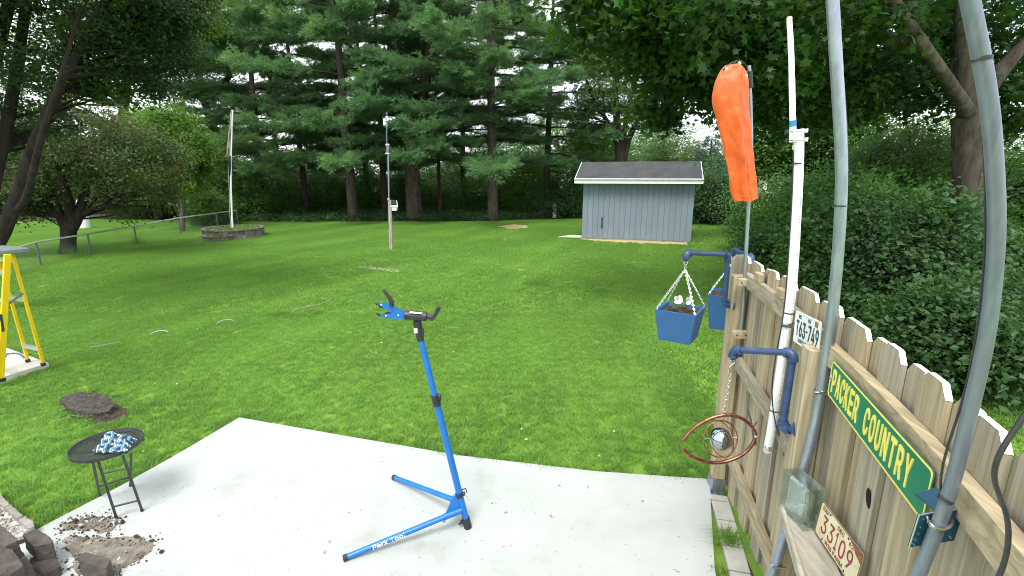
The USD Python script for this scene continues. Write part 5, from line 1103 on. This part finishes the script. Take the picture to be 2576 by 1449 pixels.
# --- deciduous trees left
def at(px, py, y): return D(px, py, y)
y_ = 14.6
tree('crabapple_tree', 'low spreading tree with brownish leaves beyond the chain-link fence', 'tree', G(170, 628) * [1, 1, 0], [
    ([at(170, 640, y_), at(172, 610, y_), at(172, 575, y_)], (.24, .19, .2)), ([at(172, 580, y_), at(152, 545, y_), at(135, 490, y_), at(110, 420, y_)], (.15, .11, .08, .04)), ([at(172, 580, y_), at(178, 540, y_), at(160, 470, y_ - .6), at(165, 380, y_)], (.17, .13, .1, .04)),
    ([at(172, 578, y_), at(195, 545, y_), at(215, 480, y_), at(240, 440, y_)], (.19, .14, .1, .06)), ([at(230, 450, y_), at(270, 440, y_), at(300, 420, y_)], (.08, .06, .03)), ([at(190, 555, y_), at(235, 525, y_), at(290, 515, y_)], (.1, .06, .03))],
    [(at(60, 430, y_), (1.9, 1.7, 1.3), 1.0), (at(190, 350, y_), (2.0, 1.8, 1.2), 1.0), (at(310, 400, y_), (1.8, 1.6, 1.25), .9), (at(20, 490, y_ - .3), (1.2, 1.3, .7), .5), (at(350, 500, y_ + 1), (1.3, 1.3, .6), .4)],
    2700, (15, .32, .085, .3, False), M['L_brown'], M['bark_dark'], seed=31, clumps=80, clump=.36)
y_ = 8.2
tree('shade_tree', 'large dark multi-stemmed shade tree leaning in from the left edge', 'tree', (-9.6, 8.2, 0), [
    ([np.array([-9.6, 8.2, 0]), at(-60, 700, y_), at(0, 600, y_), at(50, 470, y_), at(95, 340, y_), at(165, 190, y_), at(235, 60, y_), at(300, -80, y_)], (.14, .12, .10, .085, .07, .06, .05)),
    ([at(-60, 700, y_), at(-20, 480, y_ + .3), at(20, 300, y_ + .3), at(50, 120, y_ + .3), at(75, -60, y_ + .3)], (.10, .09, .08, .06)), ([at(-60, 660, y_), at(-50, 300, y_), at(10, 60, y_), at(40, -80, y_)], (.11, .09, .07)),
    ([at(42, 530, y_), at(75, 470, y_ - .3), at(95, 380, y_ - .5), at(140, 230, y_ - .6), at(190, 60, y_ - .5)], (.06, .05, .035, .02)), ([at(62, 480, y_), at(85, 410, y_ + .2), at(120, 300, y_ + .3), at(210, 150, y_ + .4), at(330, 60, y_ + .5), at(420, 20, y_ + .5)], (.06, .05, .035, .012))],
    [(at(110, 130, y_ + .6), (2.0, 2.0, .8), 1.0), (at(250, 20, y_ + .3), (1.4, 1.8, .55), .9), (at(330, 120, y_ + 1.0), (1.0, 1.2, .75), .5), (at(400, 10, y_ + 1), (1.0, 1.2, .5), .4), (at(60, 300, y_ + 1.2), (1.2, 1.2, .45), .3), (at(290, 215, y_ + .8), (.75, .8, .4), .2), (np.array([-7.8, 7.4, 6.8]), (3.4, 3.0, 1.3), 2.0)],
    3700, (15, .22, .07, .32, False), M['L_left'], M['bark_dark'], seed=32, clumps=110, clump=.30)
y_ = 20.5
tree('sapling', 'slim young tree with bright green leaves behind the chain-link fence', 'tree', G(458, 588) * [1, 1, 0], [
    ([at(459, 590, y_), at(460, 545, y_), at(462, 480, y_), at(470, 340, y_)], (.11, .09, .06, .02)), ([at(459, 545, y_), at(440, 490, y_), at(428, 420, y_), at(425, 330, y_)], (.07, .05, .04, .02))],
    [(at(430, 330, y_), (1.0, 1.0, 1.0), 1), (at(480, 390, y_), (.9, .9, .9), .8), (at(405, 420, y_), (.8, .9, .7), .5), (at(460, 450, y_), (.9, .8, .6), .4)], 1500, (15, .4, .10, .3, False), M['L_bright'], M['bark'], seed=33, clumps=40)
y_ = 31
tree('tall_tree', 'tall airy pale green tree left of the pine row', 'tree', (at(560, 500, y_)[0], y_, 0), [
    ([np.array([at(575, 500, y_)[0], y_, 0]), at(560, 400, y_), at(520, 270, y_), at(490, 150, y_), at(470, -40, y_)], (.34, .3, .22, .15, .06)), ([at(520, 270, y_), at(580, 180, y_), at(610, 60, y_), at(640, -60, y_)], (.2, .15, .08))],
    [(at(450, 200, y_), (2.6, 2.2, 1.8), 1), (at(560, 120, y_), (2.6, 2.2, 1.8), 1), (at(480, 40, y_), (2.8, 2.2, 1.6), 1), (at(640, 40, y_), (2.4, 2, 1.8), .9), (at(590, 230, y_), (1.9, 2, 1.3), .55), (at(380, 120, y_), (2.0, 2, 1.8), .7)],
    1700, (12, .5, .14, .3, False), M['L_pale'], M['bark_dark'], seed=34, clumps=90, clump=.3)
y_ = 26
tree('bushy_tree', 'rounded bright green tree in the gap left of the young sapling', 'tree', (at(395, 540, y_)[0], y_, 0), [([np.array([at(395, 540, y_)[0], y_, 0]), at(395, 450, y_), at(390, 340, y_)], (.2, .15, .06))],
    [(at(390, 330, y_), (1.5, 1.5, 1.3), 1), (at(350, 380, y_), (1.5, 1.4, 1.4), .9), (at(430, 400, y_), (1.4, 1.4, 1.4), .9), (at(390, 460, y_), (1.8, 1.4, 1.1), .8)], 1900, BROAD, M['L_bright'], M['bark_dark'], seed=35, clumps=50)
y_ = 24
tree('overhanging_tree', 'leafy tree with hanging yellow-green boughs at upper left', 'tree', (at(300, 540, 30)[0], 30, 0), [([np.array([at(300, 540, 30)[0], 30, 0]), at(310, 300, 30), at(330, 60, 28), at(340, -60, 26)], (.35, .28, .2, .1))],
    [(at(350, 50, y_), (1.6, 1.8, 1.3), .8), (at(440, 60, y_), (1.6, 1.8, 1.4), .8), (at(500, 20, y_), (1.8, 2, 1.3), .7), (at(150, 60, y_ + 4), (2.6, 2, 1.6), .7), (at(20, 130, y_ + 4), (2.6, 2, 2.0), .8), (at(100, 250, y_ + 5), (2.2, 2, .9), .3)], 1500, BROAD, M['L_bright'], M['bark_dark'], seed=36, clumps=80, clump=.32)
# --- trees behind the shed
y_ = 25
tree('multistem_tree', 'airy multi-stemmed tree rising directly behind the shed roof', 'tree', (at(1565, 540, y_)[0], y_, 0), [
    ([np.array([at(1565, 540, y_)[0], y_, 0]), at(1560, 400, y_), at(1552, 300, y_), at(1550, 120, y_)], (.3, .24, .17, .05)), ([at(1568, 420, y_), at(1590, 330, y_), at(1640, 240, y_), at(1680, 150, y_)], (.2, .14, .09, .03)),
    ([at(1560, 400, y_), at(1535, 320, y_), at(1490, 240, y_), at(1470, 130, y_)], (.17, .12, .08, .03)), ([at(1570, 405, y_), at(1575, 300, y_), at(1600, 180, y_), at(1610, 60, y_)], (.17, .12, .08, .03))],
    [(at(1490, 140, y_), (1.7, 1.6, 1.4), 1), (at(1590, 90, y_), (1.9, 1.6, 1.4), 1), (at(1680, 170, y_), (1.7, 1.6, 1.3), .9), (at(1550, 230, y_), (1.7, 1.6, 1.0), .7), (at(1640, 290, y_), (1.4, 1.5, .9), .5), (at(1470, 270, y_), (1.2, 1.2, .9), .4)],
    2300, (14, .5, .11, .3, False), M['L_pale'], M['bark_dark'], seed=41, clumps=90, clump=.42)
for k, (lab, px, py, y, rx, rz, mat, n) in enumerate([
    ('bright bushy tree filling the gap left of the shed roof', 1490, 370, 29, 2.0, 1.6, 'L_bright', 900), ('dark bush between the white marker post and the shed wall', 1420, 500, 28, 2.4, 1.3, 'L_bush', 900),
    ('pale leafy tree behind the right half of the shed roof', 1680, 370, 33, 2.6, 1.8, 'L_pale', 900), ('dark green shrub at the right end of the shed', 1790, 500, 24, 1.5, 1.8, 'L_bush', 1000),
    ('yellow-green young tree right of the bare brown pine trunk', 1335, 470, 29, 1.6, 1.5, 'L_bright', 800)]):
    c = at(px, py, y); z0 = max(.2, c[2] - rz); b = np.array([c[0], y, 0])
    tree('bush', lab, 'bush' if 'tree' not in lab else 'tree', b, [([b, b + [.1, 0, c[2] * .5], c], (.13, .09, .03))], [(c, (rx, rx * .8, rz), 1), (c + [rx * .4, -.2, -rz * .4], (rx * .8, rx * .6, rz * .7), .5), (np.array([c[0], y, max(.7, c[2] * .5)]), (rx * .9, rx * .7, max(.6, c[2] * .45)), .6)], n * 1.3, BROAD, M[mat], M['bark_dark'], seed=50 + k, clumps=60)
y_ = 30
b = np.array([at(1775, 520, y_)[0], y_, 0.0]); r = np.random.default_rng(77); t = Thing('spruce_tree', 'small blue-green spruce standing behind the right end of the shed', 'spruce tree', tuple(b))
MB().tube([b, b + [0, 0, 4.6]], [.14, .02], 8).build('trunk', M['bark_dark'], t)
from scipy.spatial.transform import Rotation as Ro
P, Q = [], []
for k in range(900):
    z = 4.5 * (1 - math.sqrt(r.uniform(0, 1))) + .3; a = r.uniform(0, 6.28); rad = (4.8 - z) * .42 * r.uniform(.25, 1) ; P.append(b + [math.cos(a) * rad, math.sin(a) * rad, z - .1 * rad]); Q.append(Ro.from_euler('zyx', [a + r.normal(0, .3), r.normal(.15, .15), r.normal(0, .3)]).as_quat())
instancer(f'{t.path}/crown', [pine_spray(900 + k, 30, .4) for k in range(3)], M['L_spruce'], np.array(P) - b, np.array(Q), r.uniform(.8, 1.2, len(P)), r.integers(0, 3, len(P)))
# --- right-hand maple
y_ = 9.0
mb_ = np.array([at(2440, 690, y_)[0], y_, 0.0])
tree('maple_tree', 'large maple with stout grey trunk and broad dark canopy on the right', 'maple tree', mb_, [
    ([mb_, at(2438, 690, y_), at(2440, 500, y_), at(2440, 380, y_), at(2438, 290, y_)], (.32, .28, .255, .25, .26)), ([at(2440, 300, y_), at(2432, 180, y_), at(2428, 60, y_), at(2425, -120, y_)], (.19, .17, .15, .12)),
    ([at(2445, 300, y_), at(2396, 220, y_ - .7), at(2330, 125, y_ - 1.3), at(2262, 25, y_ - 1.7), at(2205, -60, y_ - 2.0)], (.125, .095, .085, .078, .07)), ([at(2445, 290, y_), at(2500, 200, y_ + .2), at(2560, 130, y_ + .3), at(2620, 60, y_ + .4)], (.2, .15, .11, .07)),
    ([at(2330, 110, y_ - 1.3), at(2150, 90, y_ - 1), at(1950, 110, y_ - 1.3), at(1750, 100, y_ - 1.2)], (.09, .07, .05, .02))],
    [(at(1560, 20, 7.6), (1.2, 1.3, .5), .55), (at(1740, 90, 7.9), (1.5, 1.6, .75), 1.0), (at(1960, 60, 8.2), (1.6, 1.8, .9), 1.1), (at(2170, 50, 9.6), (1.6, 1.4, 1.0), .9), (at(1760, 210, 8.8), (.95, 1.2, .5), .42), (at(1960, 240, 9.6), (1.5, 1.3, .75), .7), (at(2200, 220, 10.0), (1.5, 1.5, .5), .45), (at(2350, 190, 10.4), (1.5, 1.2, .6), .35),
     (at(2530, 270, 10), (.9, 1.0, .6), .35), (at(2400, 20, 10.6), (1.5, 1.2, .8), .6), (at(2520, 110, 10.2), (1.2, 1.0, .8), .4), (at(1660, 290, 9.4), (.5, .7, .22), .12), (np.array([5.2, 7.8, 7.0]), (4.8, 4.2, 1.4), 1.7), (np.array([9.5, 8.0, 7.4]), (3.6, 3.4, 1.2), .8)],
    5600, (9, .30, .125, .3, True), M['L_maple'], M['bark'], seed=61, clumps=150, clump=.42, shell=.2, limbs=False)
y_ = 17
tree('dark_maple', 'tall dense dark green tree behind the windsock', 'tree', (at(2010, 540, y_)[0], y_, 0), [([np.array([at(2010, 540, y_)[0], y_, 0]), at(2005, 400, y_), at(1990, 200, y_)], (.28, .22, .1))],
    [(at(1960, 300, y_), (1.6, 1.5, 1.2), 1), (at(2080, 350, y_), (1.6, 1.5, 1.3), 1), (at(2000, 220, y_), (2.0, 1.6, 1.3), 1), (at(2130, 240, y_), (1.8, 1.5, 1.3), .9), (at(1930, 390, y_), (.9, 1.2, .7), .4), (at(2120, 440, y_), (1.1, 1.2, .8), .5)], 3300, (13, .4, .12, .3, False), M['L_hedge'], M['bark_dark'], seed=62, clumps=90)
# --- shrubs to the right of the fence
for k, (lab, px, py, y, rx, rz, mat, n, name) in enumerate([
    ('light green hedge shrub just behind the far end of the fence', 1960, 540, 14.5, 1.25, 1.25, 'L_hedge', 1500, 'shrub'), ('rounded shrub behind the white antenna mast', 2075, 560, 12.5, 1.2, 1.3, 'L_hedge', 1500, 'shrub'),
    ('tall leafy shrub between the two steel poles', 2200, 560, 11.0, 1.15, 1.35, 'L_hedge', 1700, 'shrub'), ('dark low shrub under the light willowy tree', 2240, 690, 9.5, 1.1, 1.0, 'L_bush', 1300, 'shrub'),
    ('dark shrub in front of the maple trunk foot', 2310, 770, 7.6, .65, .6, 'L_bush', 1300, 'shrub'), ('leafy green shrub at the far right edge behind the mast', 2560, 720, 7.6, .75, 1.0, 'L_hedge', 1100, 'shrub'),
    ('leafy shrub standing close behind the fence between the two steel poles', 2240, 640, 7.2, .75, 1.0, 'L_bush', 1200, 'shrub'), ('dark low shrub just behind the fence right of the thin pole', 2400, 850, 5.2, .6, .42, 'L_bush', 700, 'shrub'), ('large leafy bush close behind the white antenna mast', 2150, 600, 8.6, .85, 1.1, 'L_hedge', 1500, 'shrub'),
    ('low dark shrub right of the maple trunk', 2480, 800, 6.0, .6, .5, 'L_bush', 700, 'shrub'), ('bushy green shrub behind the thick steel mast at upper right', 2570, 520, 10.5, 1.2, 1.3, 'L_hedge', 1000, 'shrub'),
    ('dark shrub between fence end and tall hedge', 1985, 640, 12.5, 1.0, .8, 'L_bush', 800, 'shrub'), ('dark shrub filling the hedge bottom behind the antenna mast', 2120, 680, 10.5, 1.1, .8, 'L_bush', 900, 'shrub')]):
    c = at(px, py, y); b = np.array([c[0], y, 0])
    tree(name, lab, 'shrub', b, [([b, b + [.1, 0, c[2] * .5], c], (.05, .04, .02)), ([b, b + [-.3, .1, c[2] * .6], c + [-.4, 0, .3]], (.04, .03, .015))], [(c, (rx, rx, rz), 1.2), (c + [rx * .45, -.3, rz * .25], (rx * .6, rx * .6, rz * .6), .4), (np.array([c[0], y, max(.5, c[2] * .5)]), (rx * 1.05, rx * .9, max(.5, c[2] * .5)), .9)], int(n * 1.25), (24, .27, .060, .36, False), M[mat], M['bark_dark'], seed=70 + k, clumps=34, clump=.62, shell=.5, scale=(.6, 1.7), group='shrubs behind the fence')
y_ = 11.5
tree('willowy_tree', 'slender light green tree with drooping twigs left of the maple trunk', 'tree', (at(2290, 690, y_)[0], y_, 0), [
    ([np.array([at(2290, 690, y_)[0], y_, 0]), at(2292, 560, y_), at(2285, 440, y_), at(2290, 330, y_)], (.10, .08, .06, .02)), ([at(2292, 550, y_), at(2330, 500, y_), at(2400, 430, y_)], (.06, .05, .02)), ([at(2292, 560, y_), at(2240, 480, y_), at(2200, 420, y_)], (.05, .04, .02)), ([at(2300, 590, y_), at(2360, 560, y_), at(2420, 535, y_)], (.05, .04, .03))],
    [(at(2290, 390, y_), (1.0, 1.0, .8), 1), (at(2220, 430, y_), (.8, .9, .7), .8), (at(2350, 440, y_), (.8, .9, .7), .8), (at(2280, 490, y_), (1.2, 1.0, .6), .8), (at(2380, 520, y_), (.6, .7, .4), .3)], 2200, (14, .26, .075, .2, False), M['L_pale'], M['bark'], seed=85, clumps=80, clump=.4)
# --- far background: undergrowth and trees that close the view
und = [('dark undergrowth bush at the left foot of the pines', 600, 470, 26.5, 1.7, 1.5, 'L_hedge'), ('broad dark yew-like bush left of the thick pine trunk', 720, 490, 30, 2.2, 1.5, 'L_hedge'), ('dark bush between the thick pine trunk and the sensor post', 820, 500, 31, 2.2, 1.5, 'L_hedge'), ('dark bush seen just left of the sensor post box', 930, 490, 31, 2.0, 1.6, 'L_hedge'),
       ('dark bush right behind the sensor post box', 1010, 500, 31, 1.8, 1.4, 'L_hedge'), ('light green bush in the gap right of the forked pine', 1075, 490, 33, 1.5, 1.3, 'L_bright'), ('dark bush left of the bare brown pine trunk', 1170, 500, 31, 2.3, 1.5, 'L_hedge'), ('dark bush just right of the bare brown pine trunk', 1290, 510, 30, 1.6, 1.2, 'L_hedge'),
       ('dark green bush behind the flagpole', 545, 440, 27, 1.7, 2.0, 'L_hedge'), ('brownish bush on the neighbouring lawn right of the low spreading tree', 330, 520, 27, 1.8, 1.2, 'L_brown'), ('dark bush on the neighbouring lawn behind the spreading tree trunk', 230, 510, 31, 2.4, 1.6, 'L_bush'), ('dark bush at the far left beyond the neighbouring lawn', 60, 510, 31, 2.8, 1.6, 'L_bush'),
       ('reddish-brown bush left of the young sapling', 420, 525, 28, 1.6, 1.1, 'L_brown'), ('green shrub at the end of the chain-link fence', 520, 520, 23.5, 1.0, .9, 'L_hedge'), ('tall green bush at the far left edge of the view', -20, 420, 30, 3, 3, 'L_hedge'), ('dark bush below the leaning pine', 670, 520, 27.5, 1.6, .9, 'L_hedge')]
for k, (lab, px, py, y, rx, rz, mat) in enumerate(und):
    c = at(px, py, y); c[2] = max(c[2], rz * .75); b = np.array([c[0], y, 0])
    tree('undergrowth_bush', lab, 'bush', b, [([b, b + [.2, 0, c[2] * .6], c + [0, 0, rz * .3]], (.06, .05, .02)), ([b, b + [-.3, 0, c[2] * .6], c + [-.5, 0, rz * .2]], (.05, .04, .02))], [(c, (rx, rx * .7, rz), 1), (c + [.4 * rx, -.3, -.4 * rz], (rx * .8, rx * .6, rz * .6), .6), (np.array([c[0], y, .6]), (rx, rx * .7, .6), .6)], 1000, BROAD, M[mat], M['bark_dark'], seed=110 + k, clumps=55, group='bushes under the trees')
far = [('far round green tree closing the view at the left edge', 30, 360, 44, 4.5, 3.0, 'L_hedge'), ('far green tree behind the low spreading tree', 200, 440, 44, 4.5, 2.4, 'L_hedge'), ('far dark tree behind the bright bushy tree', 380, 450, 46, 4.5, 2.0, 'L_bush'), ('far tree behind the leaning pine', 640, 410, 44, 4.5, 2.4, 'L_bush'), ('far tree behind the thick pine trunk', 840, 420, 45, 4.5, 2.2, 'L_bush'),
       ('far tree behind the forked pine', 1080, 440, 48, 4.2, 1.8, 'L_bush'), ('far green tree behind the bare brown pine', 1240, 400, 46, 4.5, 2.4, 'L_bush'), ('far pale tree behind the bushy pine', 1400, 370, 44, 4.0, 3.2, 'L_pale'), ('far round tree behind the shed', 1620, 400, 46, 4.5, 2.6, 'L_hedge'), ('far green tree right of the spruce', 1850, 410, 46, 4.0, 2.2, 'L_pale'),
       ('far green tree behind the hedge shrubs', 2050, 420, 40, 4.5, 3.2, 'L_hedge'), ('far tree behind the light willowy tree', 2260, 400, 34, 4.5, 3.4, 'L_hedge'), ('far tree behind the maple trunk', 2450, 430, 32, 4.5, 3.0, 'L_pale'), ('far tree at the right edge of the view', 2640, 420, 28, 4.5, 3.4, 'L_hedge')]
for k, (lab, px, py, y, rx, rz, mat) in enumerate(far):
    c = at(px, py, y); c[2] = max(c[2], rz * .8); b = np.array([c[0], y, 0])
    tree('background_tree', lab, 'tree', b, [([b, b + [.2, 0, c[2] * .6], c + [0, 0, rz * .4]], (.28, .2, .06))], [(c, (rx, rx * .6, rz), 1), (c + [.5 * rx, 0, -.4 * rz], (rx * .7, rx * .5, rz * .6), .5), (c + [-.5 * rx, 0, -.4 * rz], (rx * .7, rx * .5, rz * .6), .5), (np.array([c[0], y, 1.2]), (rx, rx * .5, 1.2), .6)], 1500, (13, .75, .2, .32, False), M[mat], M['bark_dark'], seed=140 + k, clumps=90, group='far trees closing the view')
# --- ground cover along the wood edge, a tuft at the pavers
r = np.random.default_rng(31); P = []
while len(P) < 2600:
    x, y = r.uniform(-17, 3.2), r.uniform(24.3, 29); lim = 24.9 + .25 * math.sin(x * .7) + .35 * math.sin(x * .23 + 1) + max(0, (x + 1) * .45)
    if y > lim: P.append((x, y, r.uniform(.05, .28)))
instancer('/World/ground_cover', [sprig(500 + k, 14, .28, .10, .34, False, .5) for k in range(3)], M['L_bush'], np.array(P), quats(r, len(P), .4), r.uniform(.7, 1.2, len(P)), r.integers(0, 3, len(P)))
tag(stage.GetPrimAtPath('/World/ground_cover'), 'low dark green ground cover along the edge of the pines', 'ground cover', kind='stuff')
def tuft(label, base, n, h, spread, bend, seed, mat='L_grass'):
    r = np.random.default_rng(seed); t = Thing('grass_tuft', label, 'grass tuft', tuple(base), 'tufts and weeds at edges'); mb = MB()
    for k in range(n):
        p = np.asarray(base) + np.r_[r.normal(0, spread, 2), 0]; L = h * r.uniform(.5, 1.1); d = np.array([r.normal(0, .35), r.normal(0, .35), 1.0]) ; s = np.cross(d, [r.normal(), r.normal(), 0]); s /= np.linalg.norm(s); w = .0018
        q1 = p + d * L * .5; q2 = p + d * L * .85 + np.asarray(bend) * L; mb.add([p - s * w, p + s * w, q1 + s * w * .8, q1 - s * w * .8, q2], [[0, 1, 2], [0, 2, 3], [3, 2, 4]])
    mb.build('blades', M[mat], t, kind='stuff')
tuft('long arching grass tuft growing between pavers and fence', G(1835, 1370, .01), 190, .20, .03, (-.75, .0, -.35), 1)
tuft('small weed tuft beside the steel post base', G(1827, 1245, .01), 60, .08, .03, (0, 0, 0), 2)
tuft('bright weed at the patio edge near the bottom', G(1808, 1440, .01), 70, .07, .03, (-.3, 0, -.2), 3, 'L_bright')
tuft('leafy weed against the patio corner by the fence', G(1690, 1200, .01), 60, .09, .05, (0, 0, 0), 4, 'L_bright')
tuft('dark vine growing up the chain-link fence post', G(345, 616, 0), 160, .55, .10, (0, 0, 0), 5, 'L_hedge')
tuft('dark weeds at the fence beside the spreading tree trunk', G(190, 648, 0), 200, .5, .14, (0, 0, 0), 6, 'L_hedge')

# ================================================================== NEIGHBOURING HOUSES (glimpses)
def house(name, label, px0, px1, y, eave, ridge, wall, dep=7):
    a, b = at(px0, 450, y)[0], at(px1, 450, y)[0]; t = Thing(name, label, 'house', ((a + b) / 2, y, 0), 'neighbouring houses'); mid = (a + b) / 2
    MB().box((mid, y + dep / 2, eave / 2), (b - a, dep, eave)).build('wall', wall, t)
    for s in (0, 1):
        y0, y1 = (y - .5, y + dep / 2) if s == 0 else (y + dep + .5, y + dep / 2); q = [np.array(p) for p in ((a - .4, y0, eave), (b + .4, y0, eave), (b + .4, y1, ridge), (a - .4, y1, ridge))]; v = np.array(q + [p - [0, 0, .15] for p in q])
        MB().add(v, np.array([[0, 1, 2, 3], [4, 7, 6, 5], [0, 4, 5, 1], [1, 5, 6, 2], [2, 6, 7, 3], [3, 7, 4, 0]])).build('roof', M['houseroof'], t)
    for k in range(3):
        x = a + (b - a) * (.2 + .3 * k); w = MB().box((x, y - .02, eave * .58), (1.1, .06, 1.0)).build('window', M['white'], t); MB().box((x, y - .055, eave * .58), (.94, .02, .84)).build('pane', M['window'], w)
house('neighbour_house', 'pale house with grey roof glimpsed right of the windsock', 1920, 2050, 38, 2.5, 3.9, M['housewall'])
house('neighbour_house', 'white house glimpsed between the pine trunks', 1040, 1200, 52, 2.4, 3.6, M['housewall2'])
sh2 = Thing('small_hut', 'small dark hut with pale roof edge right of the bare pine trunk', 'hut', tuple(at(1300, 500, 33)))
c = at(1300, 500, 33); MB().box((c[0], 33, .9), (1.3, 1.4, 1.8)).build('wall', M['black'], sh2); MB().box((c[0], 33, 1.85), (1.7, 1.8, .1)).build('roof', M['houseroof'], sh2)
wc = Thing('white_cone', 'small white cone-shaped ornament on the neighbouring lawn', 'ornament', tuple(G(210, 572)))
q = G(210, 574); MB().lathe([(0, 0), (.30, 0), (.27, .5), (.16, 1.0), (.05, 1.25), (0, 1.27)], q, sides=14).build('cone', M['white'], wc, smooth=40)

# ================================================================== GRASS
def patch_proto(seed, size, n, h, w):
    r = np.random.default_rng(seed); b = np.c_[r.uniform(-size / 2, size / 2, (n, 2)), np.zeros(n)]; a = r.uniform(0, 6.28, n); L = h * r.uniform(.5, 1.15, n); lean = r.uniform(.1, .75, n)
    d = np.c_[np.cos(a) * lean, np.sin(a) * lean, np.ones(n)]; d /= np.linalg.norm(d, axis=1, keepdims=True); s = np.c_[-np.sin(a), np.cos(a), np.zeros(n)] * w / 2
    m = b + d * L[:, None] * .55; t = b + d * L[:, None] * .9 + np.c_[np.cos(a), np.sin(a), -.3 * np.ones(n)] * (L * .25)[:, None]
    v = np.stack([b - s, b + s, m + s * .8, m - s * .8, t], 1).reshape(-1, 3); o = np.arange(n)[:, None] * 5
    f = np.vstack([o + [0, 1, 2], o + [0, 2, 3], o + [3, 2, 4]]); return v, f
keep_out = [patio, slab, bare, sand1, sand2, pad, Polygon([shedA, shedB, shedB + snor * 2.6, shedA + snor * 2.6]), blob(poly, 20, .035, 80).buffer(-.035), Point(cb_[0], cb_[1]).buffer(Rb + .02), Point(c2_[0], c2_[1]).buffer(.58), bed, Polygon([G(*c3(*q), .1)[:2] for q in [(-300, 0), (15, 130), (560, 560), (760, 720), (900, 1600), (-300, 1600)]]), Polygon([(1.32, 3.42), (1.62, 3.42), (1.3, .5), (.7, .5)])]
from shapely.ops import unary_union
keep_out.append(right_floor.buffer(-.3))
K = unary_union(keep_out); K_near, K_mid, K_far = prep(K), prep(K.buffer(.15)), prep(K.buffer(.36))
r = np.random.default_rng(41); P, I, S_ = [], [], []
def visible(x, y): return abs(x) < y * 1.2 + 2.2
y = 2.2
for gx in np.arange(-9, 2.2, .22):
    for gy in np.arange(2.2, 8.2, .22):
        x, y = gx + r.uniform(-.04, .04), gy + r.uniform(-.04, .04)
        if not visible(x, y) or (x > 1.45 and y < 3.5): continue
        if not K_mid.contains(Point(x, y)): P.append((x, y, 0)); I.append(r.integers(0, 3))
        else:
            for q in range(16):
                x2, y2 = x + r.uniform(-.11, .11), y + r.uniform(-.11, .11)
                if not K_near.contains(Point(x2, y2)): P.append((x2, y2, 0)); I.append(3)
for gx in np.arange(-24, 14, .5):
    for gy in np.arange(3.0, 26, .5):
        x, y = gx + r.uniform(-.1, .1), gy + r.uniform(-.1, .1)
        if gx < 2.0 and gx > -9 and gy < 8.1 or not visible(x, y) or (x < 1.75 and x > -8.9 and y < 8.2): continue
        if y > 24.6 + max(0, (x + 1) * .45) and x < 4 and x > -14: continue
        if x < 2.3 and y < 3.6: continue
        if not K_far.contains(Point(x, y)): P.append((x, y, 0)); I.append(4 + r.integers(0, 2))
        else:
            for q in range(30):
                x2, y2 = x + r.uniform(-.25, .25), y + r.uniform(-.25, .25)
                if not K_near.contains(Point(x2, y2)): P.append((x2, y2, 0)); I.append(3)
for px, py in ((785, 788), (755, 795), (700, 792), (1355, 711), (1345, 716), (1515, 735)):
    c = G(px, py)
    for q in range(26): P.append((c[0] + r.normal(0, .10), c[1] + r.normal(0, .07), 0.001)); I.append(3)
P = [p for p in P if p[2] == 0 or not K_near.contains(Point(p[0], p[1]))] if len(P) == len(I) else P
I = I[:len(P)]
protos = [patch_proto(k, .27, 420, .050, .0042) for k in range(3)] + [patch_proto(5, .09, 45, .055, .0042)] + [patch_proto(6 + k, .62, 640, .05, .011) for k in range(2)]
n = len(P); a = r.uniform(0, 2 * math.pi, n); q = np.c_[np.zeros(n), np.zeros(n), np.sin(a / 2), np.cos(a / 2)]
P = np.array(P); zs = .8 + .5 * meshkit.noise(P * 1.1, 5) + (P[:, 2] > 0) * .75
instancer('/World/grass', protos, M['L_grass'], P, q, np.c_[np.ones(n), np.ones(n), zs], I)
tag(stage.GetPrimAtPath('/World/grass'), 'mown green lawn grass covering the whole yard', 'grass', kind='stuff')
